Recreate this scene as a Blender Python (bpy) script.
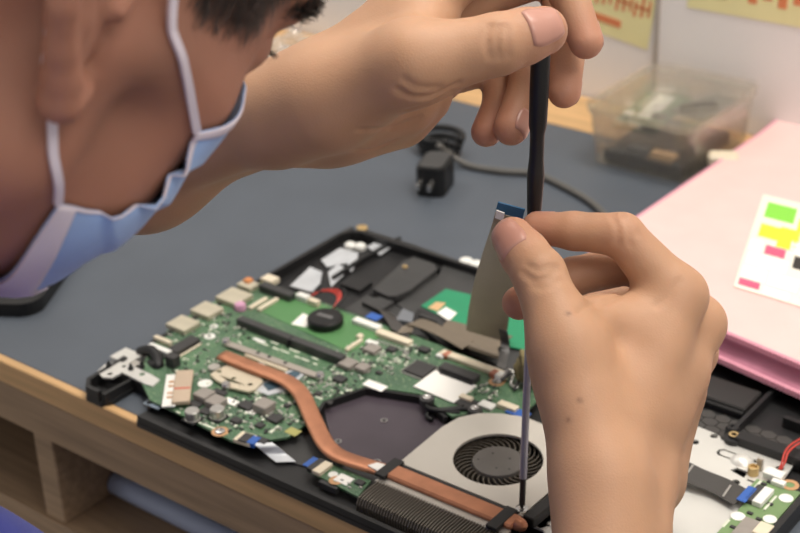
import bpy, bmesh, math, random
import numpy as np
from mathutils import Vector, Matrix

# ---------------------------------------------------------------- camera, world, lights, exposure
scene = bpy.context.scene
COL = scene.collection
for o in list(bpy.data.objects):
    bpy.data.objects.remove(o)

# World frame: x runs along the front edge of the bench, y goes across it to the wall, z = 0 is the bench top. Metres.
cam_data = bpy.data.cameras.new('camera')
cam = bpy.data.objects.new('camera', cam_data)
COL.objects.link(cam)
CR = Vector((0.791031, 0.610990, -0.031012)); CU = Vector((-0.258693, 0.379999, 0.888076)); CF = Vector((-0.554390, 0.694473, -0.458650))
cam.matrix_world = Matrix(((CR.x, CU.x, -CF.x, 0.604357), (CR.y, CU.y, -CF.y, -0.463753), (CR.z, CU.z, -CF.z, 0.460000), (0, 0, 0, 1)))
cam_data.sensor_width = 36.0
cam_data.lens = 67.5
cam_data.clip_start = 0.02
cam_data.dof.use_dof = True
cam_data.dof.focus_distance = 0.64
cam_data.dof.aperture_fstop = 13.0
scene.camera = cam

scene.view_settings.view_transform = 'Standard'
scene.view_settings.look = 'None'
scene.view_settings.gamma = 1.0
scene.view_settings.use_curve_mapping = False
scene.view_settings.exposure = 0.24

world = bpy.data.worlds.new('room_light')
scene.world = world
world.use_nodes = True
wbg = world.node_tree.nodes['Background']
wbg.inputs['Color'].default_value = (1.0, 0.95, 0.90, 1)
wbg.inputs['Strength'].default_value = 0.42

def area_light(name, loc, target, size, size_y, power, color):
    d = bpy.data.lights.new(name, 'AREA')
    d.shape = 'RECTANGLE'; d.size = size; d.size_y = size_y; d.energy = power; d.color = color
    o = bpy.data.objects.new(name, d)
    COL.objects.link(o)
    o.location = loc
    o.rotation_euler = (Vector(target) - Vector(loc)).to_track_quat('-Z', 'Y').to_euler()
    return o
area_light('ceiling_or_fill_light', (0.35, 0.45, 1.75), (0.25, 0.1, 0.0), 1.2, 0.6, 26, (1.0, 0.94, 0.86))
area_light('ceiling_or_fill_light', (-1.0, 0.75, 1.75), (0.1, 0.1, 0.0), 1.2, 0.6, 12, (1.0, 0.94, 0.86))

area_light('ceiling_or_fill_light', (1.7, -0.3, 1.75), (0.3, 0.1, 0.0), 1.2, 0.6, 12, (1.0, 0.94, 0.86))  # unseen third lamp, added as fill

# ---------------------------------------------------------------- materials
def lin(c):
    c = c / 255.0
    return c / 12.92 if c <= 0.04045 else ((c + 0.055) / 1.055) ** 2.4
def rgb(r, g, b):
    return (lin(r), lin(g), lin(b), 1.0)
MATS = {}
def mat(name, col, rough=0.5, metal=0.0, var=0.0, scale=60.0, bump=0.0, bscale=400.0, coat=0.0, stretch=None, trans=0.0, sheen=0.0, spec=0.5, alpha=1.0):
    """Principled material with an optional procedural tone variation and bump."""
    if name in MATS: return MATS[name]
    m = bpy.data.materials.new(name); m.use_nodes = True
    nt = m.node_tree; bs = nt.nodes['Principled BSDF']
    bs.inputs['Base Color'].default_value = col
    bs.inputs['Roughness'].default_value = rough
    bs.inputs['Metallic'].default_value = metal
    bs.inputs['Specular IOR Level'].default_value = spec
    bs.inputs['Alpha'].default_value = alpha
    if coat: bs.inputs['Coat Weight'].default_value = coat
    if trans: bs.inputs['Transmission Weight'].default_value = trans
    if sheen: bs.inputs['Sheen Weight'].default_value = sheen
    tc = nt.nodes.new('ShaderNodeTexCoord'); mp = nt.nodes.new('ShaderNodeMapping')
    nt.links.new(tc.outputs['Object'], mp.inputs['Vector'])
    if stretch: mp.inputs['Scale'].default_value = stretch
    if var:
        n = nt.nodes.new('ShaderNodeTexNoise'); n.inputs['Scale'].default_value = scale; n.inputs['Detail'].default_value = 5
        nt.links.new(mp.outputs['Vector'], n.inputs['Vector'])
        r = nt.nodes.new('ShaderNodeValToRGB')
        r.color_ramp.elements[0].position = 0.3; r.color_ramp.elements[1].position = 0.7
        r.color_ramp.elements[0].color = tuple(c * (1 - var) for c in col[:3]) + (1,)
        r.color_ramp.elements[1].color = tuple(min(1, c * (1 + var)) for c in col[:3]) + (1,)
        nt.links.new(n.outputs['Fac'], r.inputs['Fac'])
        nt.links.new(r.outputs['Color'], bs.inputs['Base Color'])
    if bump:
        n2 = nt.nodes.new('ShaderNodeTexNoise'); n2.inputs['Scale'].default_value = bscale; n2.inputs['Detail'].default_value = 3
        nt.links.new(mp.outputs['Vector'], n2.inputs['Vector'])
        b = nt.nodes.new('ShaderNodeBump'); b.inputs['Strength'].default_value = bump; b.inputs['Distance'].default_value = 0.001
        nt.links.new(n2.outputs['Fac'], b.inputs['Height'])
        nt.links.new(b.outputs['Normal'], bs.inputs['Normal'])
    MATS[name] = m
    return m

M_mat = mat('slate_laminate', rgb(84, 91, 100), 0.5, var=0.08, scale=14, bump=0.10, bscale=900)
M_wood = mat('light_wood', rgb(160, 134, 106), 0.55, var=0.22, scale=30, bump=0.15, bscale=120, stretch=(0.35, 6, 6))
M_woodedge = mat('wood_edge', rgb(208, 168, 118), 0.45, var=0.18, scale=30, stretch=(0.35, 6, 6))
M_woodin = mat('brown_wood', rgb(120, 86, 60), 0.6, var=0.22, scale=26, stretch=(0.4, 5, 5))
M_wall = mat('painted_panel', rgb(243, 239, 236), 0.7, var=0.03, scale=5)
M_floor = mat('floor_vinyl', rgb(150, 145, 140), 0.6, var=0.1, scale=6)
M_case = mat('black_plastic', rgb(30, 30, 31), 0.42, var=0.15, scale=80, bump=0.12, bscale=1500)
M_case2 = mat('dark_grey_plastic', rgb(62, 62, 62), 0.45, var=0.12, scale=60, bump=0.1, bscale=1400)
M_gloss = mat('glossy_bay', rgb(76, 68, 76), 0.28, var=0.15, scale=24)
M_pcb = None
M_copper = mat('copper', rgb(194, 134, 102), 0.4, 0.6, var=0.14, scale=90, bump=0.05, bscale=300)
M_alu = mat('brushed_aluminium', rgb(196, 192, 184), 0.42, 0.55, var=0.06, scale=40)
M_fan = mat('fan_cover_metal', rgb(205, 200, 190), 0.5, 0.25, var=0.03, scale=30)
M_plate = mat('plate_metal', rgb(225, 224, 218), 0.36, 0.35, var=0.05, scale=18)
M_steel = mat('steel', rgb(200, 198, 196), 0.25, 0.9)
M_shaft = mat('steel_shaft', rgb(176, 172, 186), 0.42, 0.6)
M_tip = mat('black_oxide', rgb(50, 42, 42), 0.5, 0.1)
M_brass = mat('brass', rgb(208, 180, 128), 0.4, 0.6)
M_fin = mat('fin_metal', rgb(112, 105, 96), 0.4, 0.5)
M_black = mat('matte_black', rgb(24, 24, 25), 0.5)
M_rubber = mat('black_rubber', rgb(14, 14, 15), 0.45, bump=0.1, bscale=800)
M_chip = mat('chip_epoxy', rgb(58, 57, 57), 0.5, var=0.12, scale=120)
M_cream = mat('cream_plastic', rgb(226, 214, 190), 0.5)
M_white = mat('white_plastic', rgb(236, 236, 230), 0.5)
M_label = mat('white_label', rgb(250, 248, 242), 0.6)
M_ind = mat('ferrite_grey', rgb(150, 143, 136), 0.5, var=0.06, scale=150)
M_beige = mat('beige_film', rgb(192, 172, 150), 0.5, var=0.05, scale=60)
M_red = mat('red_print', rgb(200, 92, 74), 0.6)
M_blue = mat('blue_tab', rgb(52, 98, 178), 0.45)
M_teal = mat('teal_stiffener', rgb(28, 104, 150), 0.4)
M_tape = mat('black_tape', rgb(30, 29, 29), 0.55)
M_sn = mat('solder', rgb(205, 203, 198), 0.3, 0.8)
M_silk = mat('silkscreen', rgb(222, 226, 208), 0.7)
M_pipebase = mat('satin_nickel', rgb(222, 210, 186), 0.4, 0.35, var=0.04, scale=60)
M_barm = mat('satin_bar', rgb(186, 178, 168), 0.4, 0.5)
M_foil = mat('white_foil', rgb(214, 218, 222), 0.3, 0.3, var=0.08, scale=90, bump=0.4, bscale=90)
M_cpu = mat('cpu_package', rgb(74, 98, 112), 0.3, 0.2, var=0.2, scale=60)
M_redwire = mat('red_wire', rgb(196, 66, 56), 0.5)
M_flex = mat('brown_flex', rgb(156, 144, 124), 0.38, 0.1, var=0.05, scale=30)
M_flexmid = mat('brown_flex_darker', rgb(118, 107, 92), 0.4, 0.1, var=0.06, scale=40)  # darker brown for the lying parts of the same cable
M_flexdark = mat('dark_flex', rgb(72, 70, 68), 0.35, 0.1, var=0.08, scale=40)
M_olive = mat('olive_lump', rgb(122, 112, 78), 0.8, var=0.25, scale=160, bump=0.6, bscale=350)
M_ramg = mat('bright_green_board', rgb(88, 138, 86), 0.42, var=0.08, scale=50)
M_tpg = mat('touchpad_board', rgb(40, 142, 100), 0.4, var=0.06, scale=50)
M_grey = mat('grey_plastic', rgb(106, 106, 106), 0.4)
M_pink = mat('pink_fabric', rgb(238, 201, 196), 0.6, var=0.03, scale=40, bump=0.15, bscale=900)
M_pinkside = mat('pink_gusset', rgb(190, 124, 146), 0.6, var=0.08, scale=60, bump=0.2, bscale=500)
M_zip = mat('pink_zip', rgb(226, 160, 178), 0.5)
M_sticker = mat('sticker_white', rgb(246, 240, 226), 0.45)
M_sg = mat('sticker_green', rgb(138, 222, 74), 0.45)
M_sy = mat('sticker_yellow', rgb(240, 234, 60), 0.45)
M_sp = mat('sticker_rose', rgb(214, 96, 132), 0.45)
M_sk = mat('sticker_black', rgb(40, 40, 42), 0.45)
M_sw = mat('sticker_key', rgb(252, 252, 250), 0.4)
M_yellow = mat('yellow_paper', rgb(244, 236, 178), 0.7, var=0.05, scale=20)
M_redink = mat('red_ink', rgb(228, 138, 92), 0.7)
M_fabric_blue = mat('royal_blue_cloth', rgb(24, 46, 158), 0.75, var=0.12, scale=40, bump=0.3, bscale=900, sheen=0.2)
M_trouser = mat('dark_cloth', rgb(46, 48, 58), 0.8, var=0.1, scale=40)
M_paleblue = mat('pale_blue_roll', rgb(178, 190, 214), 0.5, var=0.04, scale=20)
M_cable = mat('grey_cable', rgb(96, 94, 90), 0.5)
M_hair = mat('black_hair', rgb(30, 26, 24), 0.45)
M_nail = mat('nail', rgb(190, 140, 124), 0.3, spec=0.5)
M_eye = mat('eye_white', rgb(225, 218, 210), 0.2)
M_iris = mat('iris', rgb(40, 26, 20), 0.15)
M_band = mat('mask_band', rgb(226, 216, 226), 0.75, bump=0.2, bscale=1500)
M_maskin = mat('mask_blue', rgb(150, 180, 226), 0.75, var=0.05, scale=60, bump=0.2, bscale=1600, sheen=0.2)
M_clear = mat('clear_plastic', rgb(236, 226, 206), 0.2, trans=0.85, alpha=0.36)
M_lid = mat('clear_lid', rgb(236, 228, 210), 0.2, trans=0.85, alpha=0.12)
M_bag = mat('clear_film', rgb(235, 230, 222), 0.12, trans=0.7, alpha=0.5)
M_tan = mat('tan_kapton', rgb(214, 176, 130), 0.5)

def make_pcb():
    m = bpy.data.materials.new('green_pcb'); m.use_nodes = True
    nt = m.node_tree; bs = nt.nodes['Principled BSDF']
    tc = nt.nodes.new('ShaderNodeTexCoord')
    n = nt.nodes.new('ShaderNodeTexNoise'); n.inputs['Scale'].default_value = 55; n.inputs['Detail'].default_value = 6
    br = nt.nodes.new('ShaderNodeTexBrick'); br.inputs['Scale'].default_value = 230
    br.inputs['Mortar Size'].default_value = 0.06
    r = nt.nodes.new('ShaderNodeValToRGB')
    r.color_ramp.elements[0].position = 0.35; r.color_ramp.elements[0].color = rgb(58, 98, 66)
    r.color_ramp.elements[1].position = 0.7; r.color_ramp.elements[1].color = rgb(88, 132, 90)
    mx = nt.nodes.new('ShaderNodeMixRGB'); mx.inputs['Fac'].default_value = 0.16
    v = nt.nodes.new('ShaderNodeTexVoronoi'); v.inputs['Scale'].default_value = 420
    lt = nt.nodes.new('ShaderNodeMath'); lt.operation = 'LESS_THAN'; lt.inputs[1].default_value = 0.16
    mx2 = nt.nodes.new('ShaderNodeMixRGB'); mx2.inputs['Color2'].default_value = rgb(176, 190, 150)
    nt.links.new(tc.outputs['Object'], n.inputs['Vector']); nt.links.new(tc.outputs['Object'], br.inputs['Vector'])
    nt.links.new(tc.outputs['Object'], v.inputs['Vector'])
    nt.links.new(n.outputs['Fac'], r.inputs['Fac'])
    nt.links.new(r.outputs['Color'], mx.inputs['Color1']); nt.links.new(br.outputs['Color'], mx.inputs['Color2'])
    nt.links.new(v.outputs['Distance'], lt.inputs[0]); nt.links.new(lt.outputs['Value'], mx2.inputs['Fac'])
    nt.links.new(mx.outputs['Color'], mx2.inputs['Color1'])
    nt.links.new(mx2.outputs['Color'], bs.inputs['Base Color'])
    bs.inputs['Roughness'].default_value = 0.42
    return m
M_pcb = make_pcb()

def make_skin():
    m = bpy.data.materials.new('skin'); m.use_nodes = True
    nt = m.node_tree; bs = nt.nodes['Principled BSDF']
    at = nt.nodes.new('ShaderNodeVertexColor'); at.layer_name = 'tint'
    tc = nt.nodes.new('ShaderNodeTexCoord')
    n = nt.nodes.new('ShaderNodeTexNoise'); n.inputs['Scale'].default_value = 45; n.inputs['Detail'].default_value = 5
    mr = nt.nodes.new('ShaderNodeMapRange'); mr.inputs['To Min'].default_value = 0.86; mr.inputs['To Max'].default_value = 1.10
    mu = nt.nodes.new('ShaderNodeMixRGB'); mu.blend_type = 'MULTIPLY'; mu.inputs['Fac'].default_value = 1
    nt.links.new(tc.outputs['Object'], n.inputs['Vector']); nt.links.new(n.outputs['Fac'], mr.inputs['Value'])
    nt.links.new(at.outputs['Color'], mu.inputs['Color1']); nt.links.new(mr.outputs['Result'], mu.inputs['Color2'])
    nt.links.new(mu.outputs['Color'], bs.inputs['Base Color'])
    bs.inputs['Roughness'].default_value = 0.54
    bs.inputs['Specular IOR Level'].default_value = 0.4
    bs.inputs['Subsurface Weight'].default_value = 0.22
    bs.inputs['Subsurface Radius'].default_value = (1.0, 0.45, 0.25)
    bs.inputs['Subsurface Scale'].default_value = 0.004
    n2 = nt.nodes.new('ShaderNodeTexNoise'); n2.inputs['Scale'].default_value = 900; n2.inputs['Detail'].default_value = 4
    v = nt.nodes.new('ShaderNodeTexVoronoi'); v.inputs['Scale'].default_value = 1100
    ad = nt.nodes.new('ShaderNodeMath'); ad.operation = 'ADD'
    nt.links.new(tc.outputs['Object'], n2.inputs['Vector']); nt.links.new(tc.outputs['Object'], v.inputs['Vector'])
    nt.links.new(n2.outputs['Fac'], ad.inputs[0]); nt.links.new(v.outputs['Distance'], ad.inputs[1])
    b = nt.nodes.new('ShaderNodeBump'); b.inputs['Strength'].default_value = 0.12; b.inputs['Distance'].default_value = 0.0004
    nt.links.new(ad.outputs['Value'], b.inputs['Height']); nt.links.new(b.outputs['Normal'], bs.inputs['Normal'])
    return m
M_skin = make_skin()

# ---------------------------------------------------------------- mesh helpers (all coordinates in millimetres)
S = 0.001
rnd = random.Random(7)
def link(name, me, material, parent=None, smooth=False):
    o = bpy.data.objects.new(name, me)
    COL.objects.link(o)
    if material is not None and not me.materials: me.materials.append(material)
    if parent is not None: o.parent = parent
    if smooth:
        me.shade_smooth()
        if smooth == 2: me.set_sharp_from_angle(angle=math.radians(38))
    return o
def empty(name, label, cat, group=None):
    o = bpy.data.objects.new(name, None); COL.objects.link(o)
    o.empty_display_size = 0.02
    o['label'] = label; o['category'] = cat
    if group: o['group'] = group
    return o
def tag(o, label, cat, group=None):
    o['label'] = label; o['category'] = cat
    if group: o['group'] = group
    return o
def pydata(name, verts, faces, material, parent=None, smooth=False):
    me = bpy.data.meshes.new(name)
    me.from_pydata([(v[0] * S, v[1] * S, v[2] * S) for v in verts], [], faces)
    me.update()
    return link(name, me, material, parent, smooth)
def bm_obj(name, bm, material, parent=None, smooth=False):
    me = bpy.data.meshes.new(name)
    bmesh.ops.recalc_face_normals(bm, faces=bm.faces)
    bm.to_mesh(me); bm.free()
    return link(name, me, material, parent, smooth)
BOXES = {}
def box_mesh(sx, sy, sz, bev):
    key = (round(sx, 2), round(sy, 2), round(sz, 2), round(bev, 2))
    bm = bmesh.new()
    bmesh.ops.create_cube(bm, size=1.0)
    for v in bm.verts: v.co = Vector((v.co.x * sx, v.co.y * sy, v.co.z * sz)) * S
    if bev > 0: bmesh.ops.bevel(bm, geom=bm.edges[:], offset=bev * S, segments=1, affect='EDGES')
    return bm
def box(name, x, y, z0, sx, sy, sz, material, parent=None, rot=0.0, bev=0.25, tilt=None):
    """Box centred on x, y and standing on z0."""
    key = (round(sx, 2), round(sy, 2), round(sz, 2), bev, material.name)
    me = BOXES.get(key)
    if me is None:
        bm = box_mesh(sx, sy, sz, min(bev, 0.3 * min(sx, sy, sz)))
        me = bpy.data.meshes.new(name); bm.to_mesh(me); bm.free(); me.materials.append(material); BOXES[key] = me
    o = bpy.data.objects.new(name, me); COL.objects.link(o)
    o.location = (x * S, y * S, (z0 + sz / 2) * S)
    o.rotation_euler = (tilt[0] if tilt else 0, tilt[1] if tilt else 0, math.radians(rot))
    if parent is not None: o.parent = parent
    return o
def disc_pts(cx, cy, r, n=20, ry=None, rot=0.0):
    ry = ry or r
    ca, sa = math.cos(rot), math.sin(rot)
    out = []
    for i in range(n):
        a = 2 * math.pi * i / n
        px, py = r * math.cos(a), ry * math.sin(a)
        out.append((cx + px * ca - py * sa, cy + px * sa + py * ca))
    return out
def plate(name, outer, z0, z1, material, parent=None, holes=(), smooth=False):
    """Flat plate of any outline with real holes."""
    bm = bmesh.new(); edges = []
    for loop in [outer] + list(holes):
        vs = [bm.verts.new((p[0] * S, p[1] * S, z0 * S)) for p in loop]
        for i in range(len(vs)): edges.append(bm.edges.new((vs[i], vs[(i + 1) % len(vs)])))
    bmesh.ops.triangle_fill(bm, use_beauty=True, use_dissolve=False, edges=edges, normal=(0, 0, 1))
    r = bmesh.ops.extrude_face_region(bm, geom=bm.faces[:])
    for v in [g for g in r['geom'] if isinstance(g, bmesh.types.BMVert)]: v.co.z = z1 * S
    return bm_obj(name, bm, material, parent, smooth)
def disc(name, x, y, z0, z1, r, material, parent=None, n=20, hole=0.0, ry=None):
    return plate(name, disc_pts(x, y, r, n, ry), z0, z1, material, parent, [disc_pts(x, y, hole, n)] if hole else [])
def frames(pts):
    pts = [Vector(p) for p in pts]; out = []; nrm = None
    for i, p in enumerate(pts):
        t = (pts[min(i + 1, len(pts) - 1)] - pts[max(i - 1, 0)]).normalized()
        if nrm is None:
            nrm = t.orthogonal().normalized()
        nrm = (nrm - t * nrm.dot(t)).normalized()
        out.append((p, t, nrm, t.cross(nrm)))
    return out
def catmull(pts, n=6):
    P = [Vector(p) for p in pts]; P = [P[0] * 2 - P[1]] + P + [P[-1] * 2 - P[-2]]; out = []
    for i in range(1, len(P) - 2):
        a, b, c, d = P[i - 1], P[i], P[i + 1], P[i + 2]
        for k in range(n):
            t = k / n
            out.append(0.5 * ((2 * b) + (c - a) * t + (2 * a - 5 * b + 4 * c - d) * t * t + (3 * b - a - 3 * c + d) * t ** 3))
    out.append(P[-2]); return out
def tube(name, pts, r, material, parent=None, seg=8, sm=6, flat=1.0):
    pts = catmull(pts, sm) if sm else [Vector(p) for p in pts]
    fr = frames(pts); V = []; Fc = []
    rr = r if callable(r) else (lambda t: r)
    for i, (p, t, a, b) in enumerate(fr):
        q = rr(i / (len(fr) - 1))
        for k in range(seg):
            an = 2 * math.pi * k / seg
            V.append(p + a * (q * math.cos(an)) + b * (q * flat * math.sin(an)))
    for i in range(len(fr) - 1):
        for k in range(seg):
            Fc.append((i * seg + k, i * seg + (k + 1) % seg, (i + 1) * seg + (k + 1) % seg, (i + 1) * seg + k))
    Fc.append(tuple(range(seg))[::-1]); Fc.append(tuple(range((len(fr) - 1) * seg, len(fr) * seg)))
    return pydata(name, V, Fc, material, parent, True)
def ribbon(name, pts, wv, thick, material, parent=None, sm=6, up=None):
    """Flat strip: centre line pts; wv = full width vector(s); thickness along the strip normal."""
    n0 = len(pts); P = catmull(pts, sm) if sm else [Vector(p) for p in pts]
    many = isinstance(wv[0], (tuple, list, Vector))
    Wd = (catmull(wv, sm) if sm else [Vector(w) for w in wv]) if many else [Vector(wv)] * len(P)
    V = []; Fc = []
    for i, p in enumerate(P):
        t = (P[min(i + 1, len(P) - 1)] - P[max(i - 1, 0)]).normalized()
        w = Wd[i]; nn = t.cross(w).normalized() * (thick / 2)
        V += [p - w / 2 - nn, p + w / 2 - nn, p + w / 2 + nn, p - w / 2 + nn]
    for i in range(len(P) - 1):
        for k in range(4):
            Fc.append((i * 4 + k, i * 4 + (k + 1) % 4, i * 4 + 4 + (k + 1) % 4, i * 4 + 4 + k))
    Fc.append((3, 2, 1, 0)); e = (len(P) - 1) * 4; Fc.append((e, e + 1, e + 2, e + 3))
    return pydata(name, V, Fc, material, parent, False)
def lathe(name, base, axis, prof, material, parent=None, seg=24):
    """prof: (distance along axis, radius)."""
    ax = Vector(axis).normalized(); a = ax.orthogonal().normalized(); b = ax.cross(a); base = Vector(base)
    V = []; Fc = []
    for d, r in prof:
        for k in range(seg):
            an = 2 * math.pi * k / seg
            V.append(base + ax * d + a * (r * math.cos(an)) + b * (r * math.sin(an)))
    for i in range(len(prof) - 1):
        for k in range(seg):
            Fc.append((i * seg + k, i * seg + (k + 1) % seg, (i + 1) * seg + (k + 1) % seg, (i + 1) * seg + k))
    Fc.append(tuple(range(seg))[::-1]); Fc.append(tuple(range((len(prof) - 1) * seg, len(prof) * seg)))
    return pydata(name, V, Fc, material, parent, 2)

# ---------------------------------------------------------------- setting: wall, floor
def struct(o):
    o['kind'] = 'structure'; return o
struct(box('floor', 200, 300, -760, 6000, 6000, 10, M_floor, bev=0))
struct(box('wall_back', -900, 595, -750, 1900 - 4, 46, 2400, M_wall, bev=0))
struct(box('wall_back', 1300, 595, -750, 2496, 46, 2400, M_wall, bev=0))
struct(box('trim_1', 50.5, 593, -750, 4, 46, 2398, mat('seam_grey', rgb(176, 168, 160), 0.7), bev=0))

# ---------------------------------------------------------------- workbench
bench = empty('workbench', 'wooden workbench with slate grey top and open cubbies below its front edge', 'table')
box('bench_top', 150, 253, -16, 1700, 499, 16, M_mat, bench, bev=0.6)
box('back_strip', 150, 536.5, -16, 1700, 66, 16.2, M_woodedge, bench, bev=0.6)
box('front_edging', 150, 0.5, -16, 1700, 6, 16.4, M_woodedge, bench, bev=0.8)
box('apron_board', 150, 6, -45, 1700, 16, 28.9, M_wood, bench, bev=0.8)
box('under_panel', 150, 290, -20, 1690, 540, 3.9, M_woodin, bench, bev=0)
for xd in (-420, -54, 330, 710):
    box('divider_board', xd, 200, -112, 18, 395, 66.8, M_wood, bench, bev=0.8)
box('shelf_board', 150, 200, -150, 1700, 400, 37.8, M_wood, bench, bev=0.8)
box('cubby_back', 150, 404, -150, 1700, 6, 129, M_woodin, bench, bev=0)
for xl, yl in ((-650, 50), (950, 50), (-650, 500), (950, 500)):
    box('leg', xl, yl, -750, 60, 60, 599.8 if yl < 300 else 733.9, M_wood, bench, bev=1)
roll = tube('paper_roll', [(-43, 46, -103.4), (90, 45, -103.4), (300, 42, -103.4)], 8.4, M_paleblue, seg=20)
tag(roll, 'pale blue rolled sheet lying in the cubby under the bench top', 'roll')

# ---------------------------------------------------------------- opened laptop
laptop = empty('laptop', 'opened black laptop with exposed green motherboard, copper heat pipe and fan', 'laptop')
ZP = 9.0      # top of the circuit boards
# case tray with the hinge notch
tray_outline = [(-4, 6), (-5, 240), (0, 246), (374, 246), (381, 240), (381, 2), (374, -5), (46, -5), (42, 0), (42, 20), (18, 20), (18, 2), (14, -3), (2, -3)]
tray = plate('base_tray', tray_outline, 0.2, 3.2, M_case, laptop)
def rim(name, pts, z1, w, m=M_case, z0=3.0):
    """Low upright rib following a polyline."""
    P = [Vector((p[0], p[1], 0)) for p in pts]; V = []; Fc = []
    for i, p in enumerate(P):
        t = (P[min(i + 1, len(P) - 1)] - P[max(i - 1, 0)]).normalized(); s = Vector((-t.y, t.x, 0)) * (w / 2)
        for q, z in ((p - s, z0), (p + s, z0), (p + s, z1), (p - s, z1)): V.append((q.x, q.y, z))
    for i in range(len(P) - 1):
        for k in range(4): Fc.append((i * 4 + k, i * 4 + (k + 1) % 4, i * 4 + 4 + (k + 1) % 4, i * 4 + 4 + k))
    Fc.append((3, 2, 1, 0)); e = 4 * (len(P) - 1); Fc.append((e, e + 1, e + 2, e + 3))
    return pydata(name, V, Fc, m, laptop)
rim('side_rim', [(13, -1.5), (3, -1.5), (-2.5, 4), (-3.5, 34)], 10, 2.8)
rim('side_rim', [(-3.5, 56), (-3.5, 132)], 9.5, 3.0)
rim('side_rim', [(-3.5, 132), (-4, 232), (-1, 241), (6, 244.3), (150, 244.3)], 10, 2.8)
rim('side_rim', [(150, 244.3), (374, 244.3), (379.3, 238), (379.3, 3), (372, -3.2), (290, -3.2)], 11, 3.2)
rim('side_rim', [(290, -3.2), (205, -3.4), (120, -3.4), (47, -3.4)], 7.6, 2.6)
rim('hinge_wall', [(15.5, -1), (16.5, 20.5), (42, 20.5), (42.5, 8)], 8.5, 2.2)
# hinge bracket
plate('hinge_bracket', [(-4.5, 12.4, 9.6), (-7.0, 21.0, 9.6), (-4.1, 27.8, 9.6), (3.8, 29.2, 9.6), (24.6, 28.6, 9.6), (32.5, 27.4, 9.6), (34.3, 20.0, 9.6), (28.5, 19.3, 9.6), (8.0, 20.5, 9.6), (7.8, 12.9, 9.6), (3.0, 10.2, 9.6)], 8.6, 9.8, M_plate, laptop,
      [disc_pts(*(3.5, 15.3, 9.6)[:2], 1.6, 12), disc_pts(*(4.0, 25.8, 9.6)[:2], 1.4, 12), disc_pts(*(19.4, 25.6, 9.6)[:2], 1.8, 12)])
for q in ((-3.2, 20.7, 10.0), (10.0, 25.8, 10.0), (13.7, 31.1, 10.0)):
    lathe('screw', (q[0], q[1], 9.8), (0, 0, 1), [(0, 1.7), (1.4, 1.7), (1.6, 0.9), (3.6, 0.8)], M_black, laptop, 12)
q = (-6.1, 36.9, 10.0)
box('hinge_socket', q[0], q[1], 3.4, 15, 13, 5, M_plate, laptop)
box('hinge_socket', q[0] + 9, q[1] - 4, 3.4, 6, 9, 4, M_alu, laptop)
tube('hinge_wires', [(-2.7, 44.8, 8.0), (5.9, 45.3, 12.0), (14.0, 43.1, 11.0), (20.2, 37.6, 9.0), (11.2, 39.5, 7.0)], 3.2, M_black, laptop)

# main circuit board
board = plate('motherboard', [(19.2, 23.3, 9.0), (-0.7, 51.2, 9.0), (-8.2, 77.0, 9.0), (-9.3, 94.6, 9.0), (-8.7, 121.9, 9.0), (-8.8, 148.1, 9.0), (3.9, 153.4, 9.0), (55.0, 152.8, 9.0), (141.1, 152.1, 9.0), (186.4, 148.8, 9.0), (211.2, 147.5, 9.0), (221.5, 136.7, 9.0), (223.1, 114.3, 9.0), (201.4, 105.3, 9.0), (192.6, 93.0, 9.0), (164.1, 101.8, 9.0), (133.7, 91.0, 9.0), (123.9, 64.8, 9.0), (131.3, 41.6, 9.0), (131.7, 26.4, 9.0), (122.7, 15.4, 9.0), (117.6, 8.3, 9.0), (109.4, 6.1, 9.0), (84.1, 7.4, 9.0), (60.5, 9.3, 9.0), (42.7, 9.5, 9.0)], 7.6, ZP, M_pcb, laptop)
def comp(name, px, m, sx, sy, h, rot=0.0, z=ZP, bev=0.3):
    return box(name, px[0], px[1], z, sx, sy, h, m, board, rot, bev)
# ports along the side
M_port = mat('port_steel', rgb(208, 200, 178), 0.42, 0.35, var=0.08, scale=90)
for (q, sx, sy, h, m) in (((-1.2, 79.9, 12.0), 16, 14, 3.4, M_port), ((-1.5, 101.2, 12.0), 16, 14, 3.4, M_port), ((0.8, 123.3, 12.0), 18, 16, 3.6, M_port), ((-3.0, 140.3, 12.0), 12, 9, 3.4, M_port), ((4.1, 153.4, 12.0), 10, 8, 4, M_cream)):
    b = comp('port_shell', q, m, sx, sy, h)
    box('port_tongue', q[0] - sx / 2 - 0.6, q[1], ZP + 1.2, 1.4, sy * 0.7, h - 2.4, M_black, board)
q = (12.1, 116.7, 12.0); lathe('audio_jack', (q[0], q[1], ZP), (0, 0, 1), [(0, 3.8), (3, 3.8), (4.2, 3), (4.8, 1)], mat('pink_jack', rgb(214, 160, 190), 0.4), board, 16)
q = (-4.9, 142.7, 14.0); comp('jack_insert', q, mat('orange_plastic', rgb(214, 140, 84), 0.5), 5, 5, 5)
comp('white_connector', (10.4, 49.1, 11.0), M_white, 17, 4, 4.5)
comp('white_connector', (2.4, 59.3, 11.0), M_cream, 14, 3, 3)
comp('power_connector', (26.4, 44.1, 12.0), M_chip, 7, 6, 7)
comp('flash_chip', (17.2, 62.3, 11.0), M_chip, 8, 20, 3.2)
comp('chip_pins', (22.6, 61.0, 10.0), M_cream, 1.6, 20, 1.0)
for (q, a, b_) in (((56.0, 40.2, 9.4), 5, 5), ((20.4, 81.0, 9.4), 4.2, 4.2), ((14.3, 144.8, 9.4), 4, 4), ((13.8, 91.3, 9.4), 3, 3), ((20.2, 69.2, 9.4), 2.6, 2.6), ((68.0, 75.5, 9.4), 3, 3)):
    disc('white_pad', q[0], q[1], ZP, ZP + 0.25, a * 0.85, M_white, board, 18)
comp('cream_strip', (17.5, 127.4, 11.0), M_cream, 3, 16, 2)
comp('cream_strip', (23.6, 130.0, 11.0), M_cream, 3, 18, 2)
comp('slot_bar', (18.9, 143.7, 12.0), M_case2, 26, 6, 5)
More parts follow.
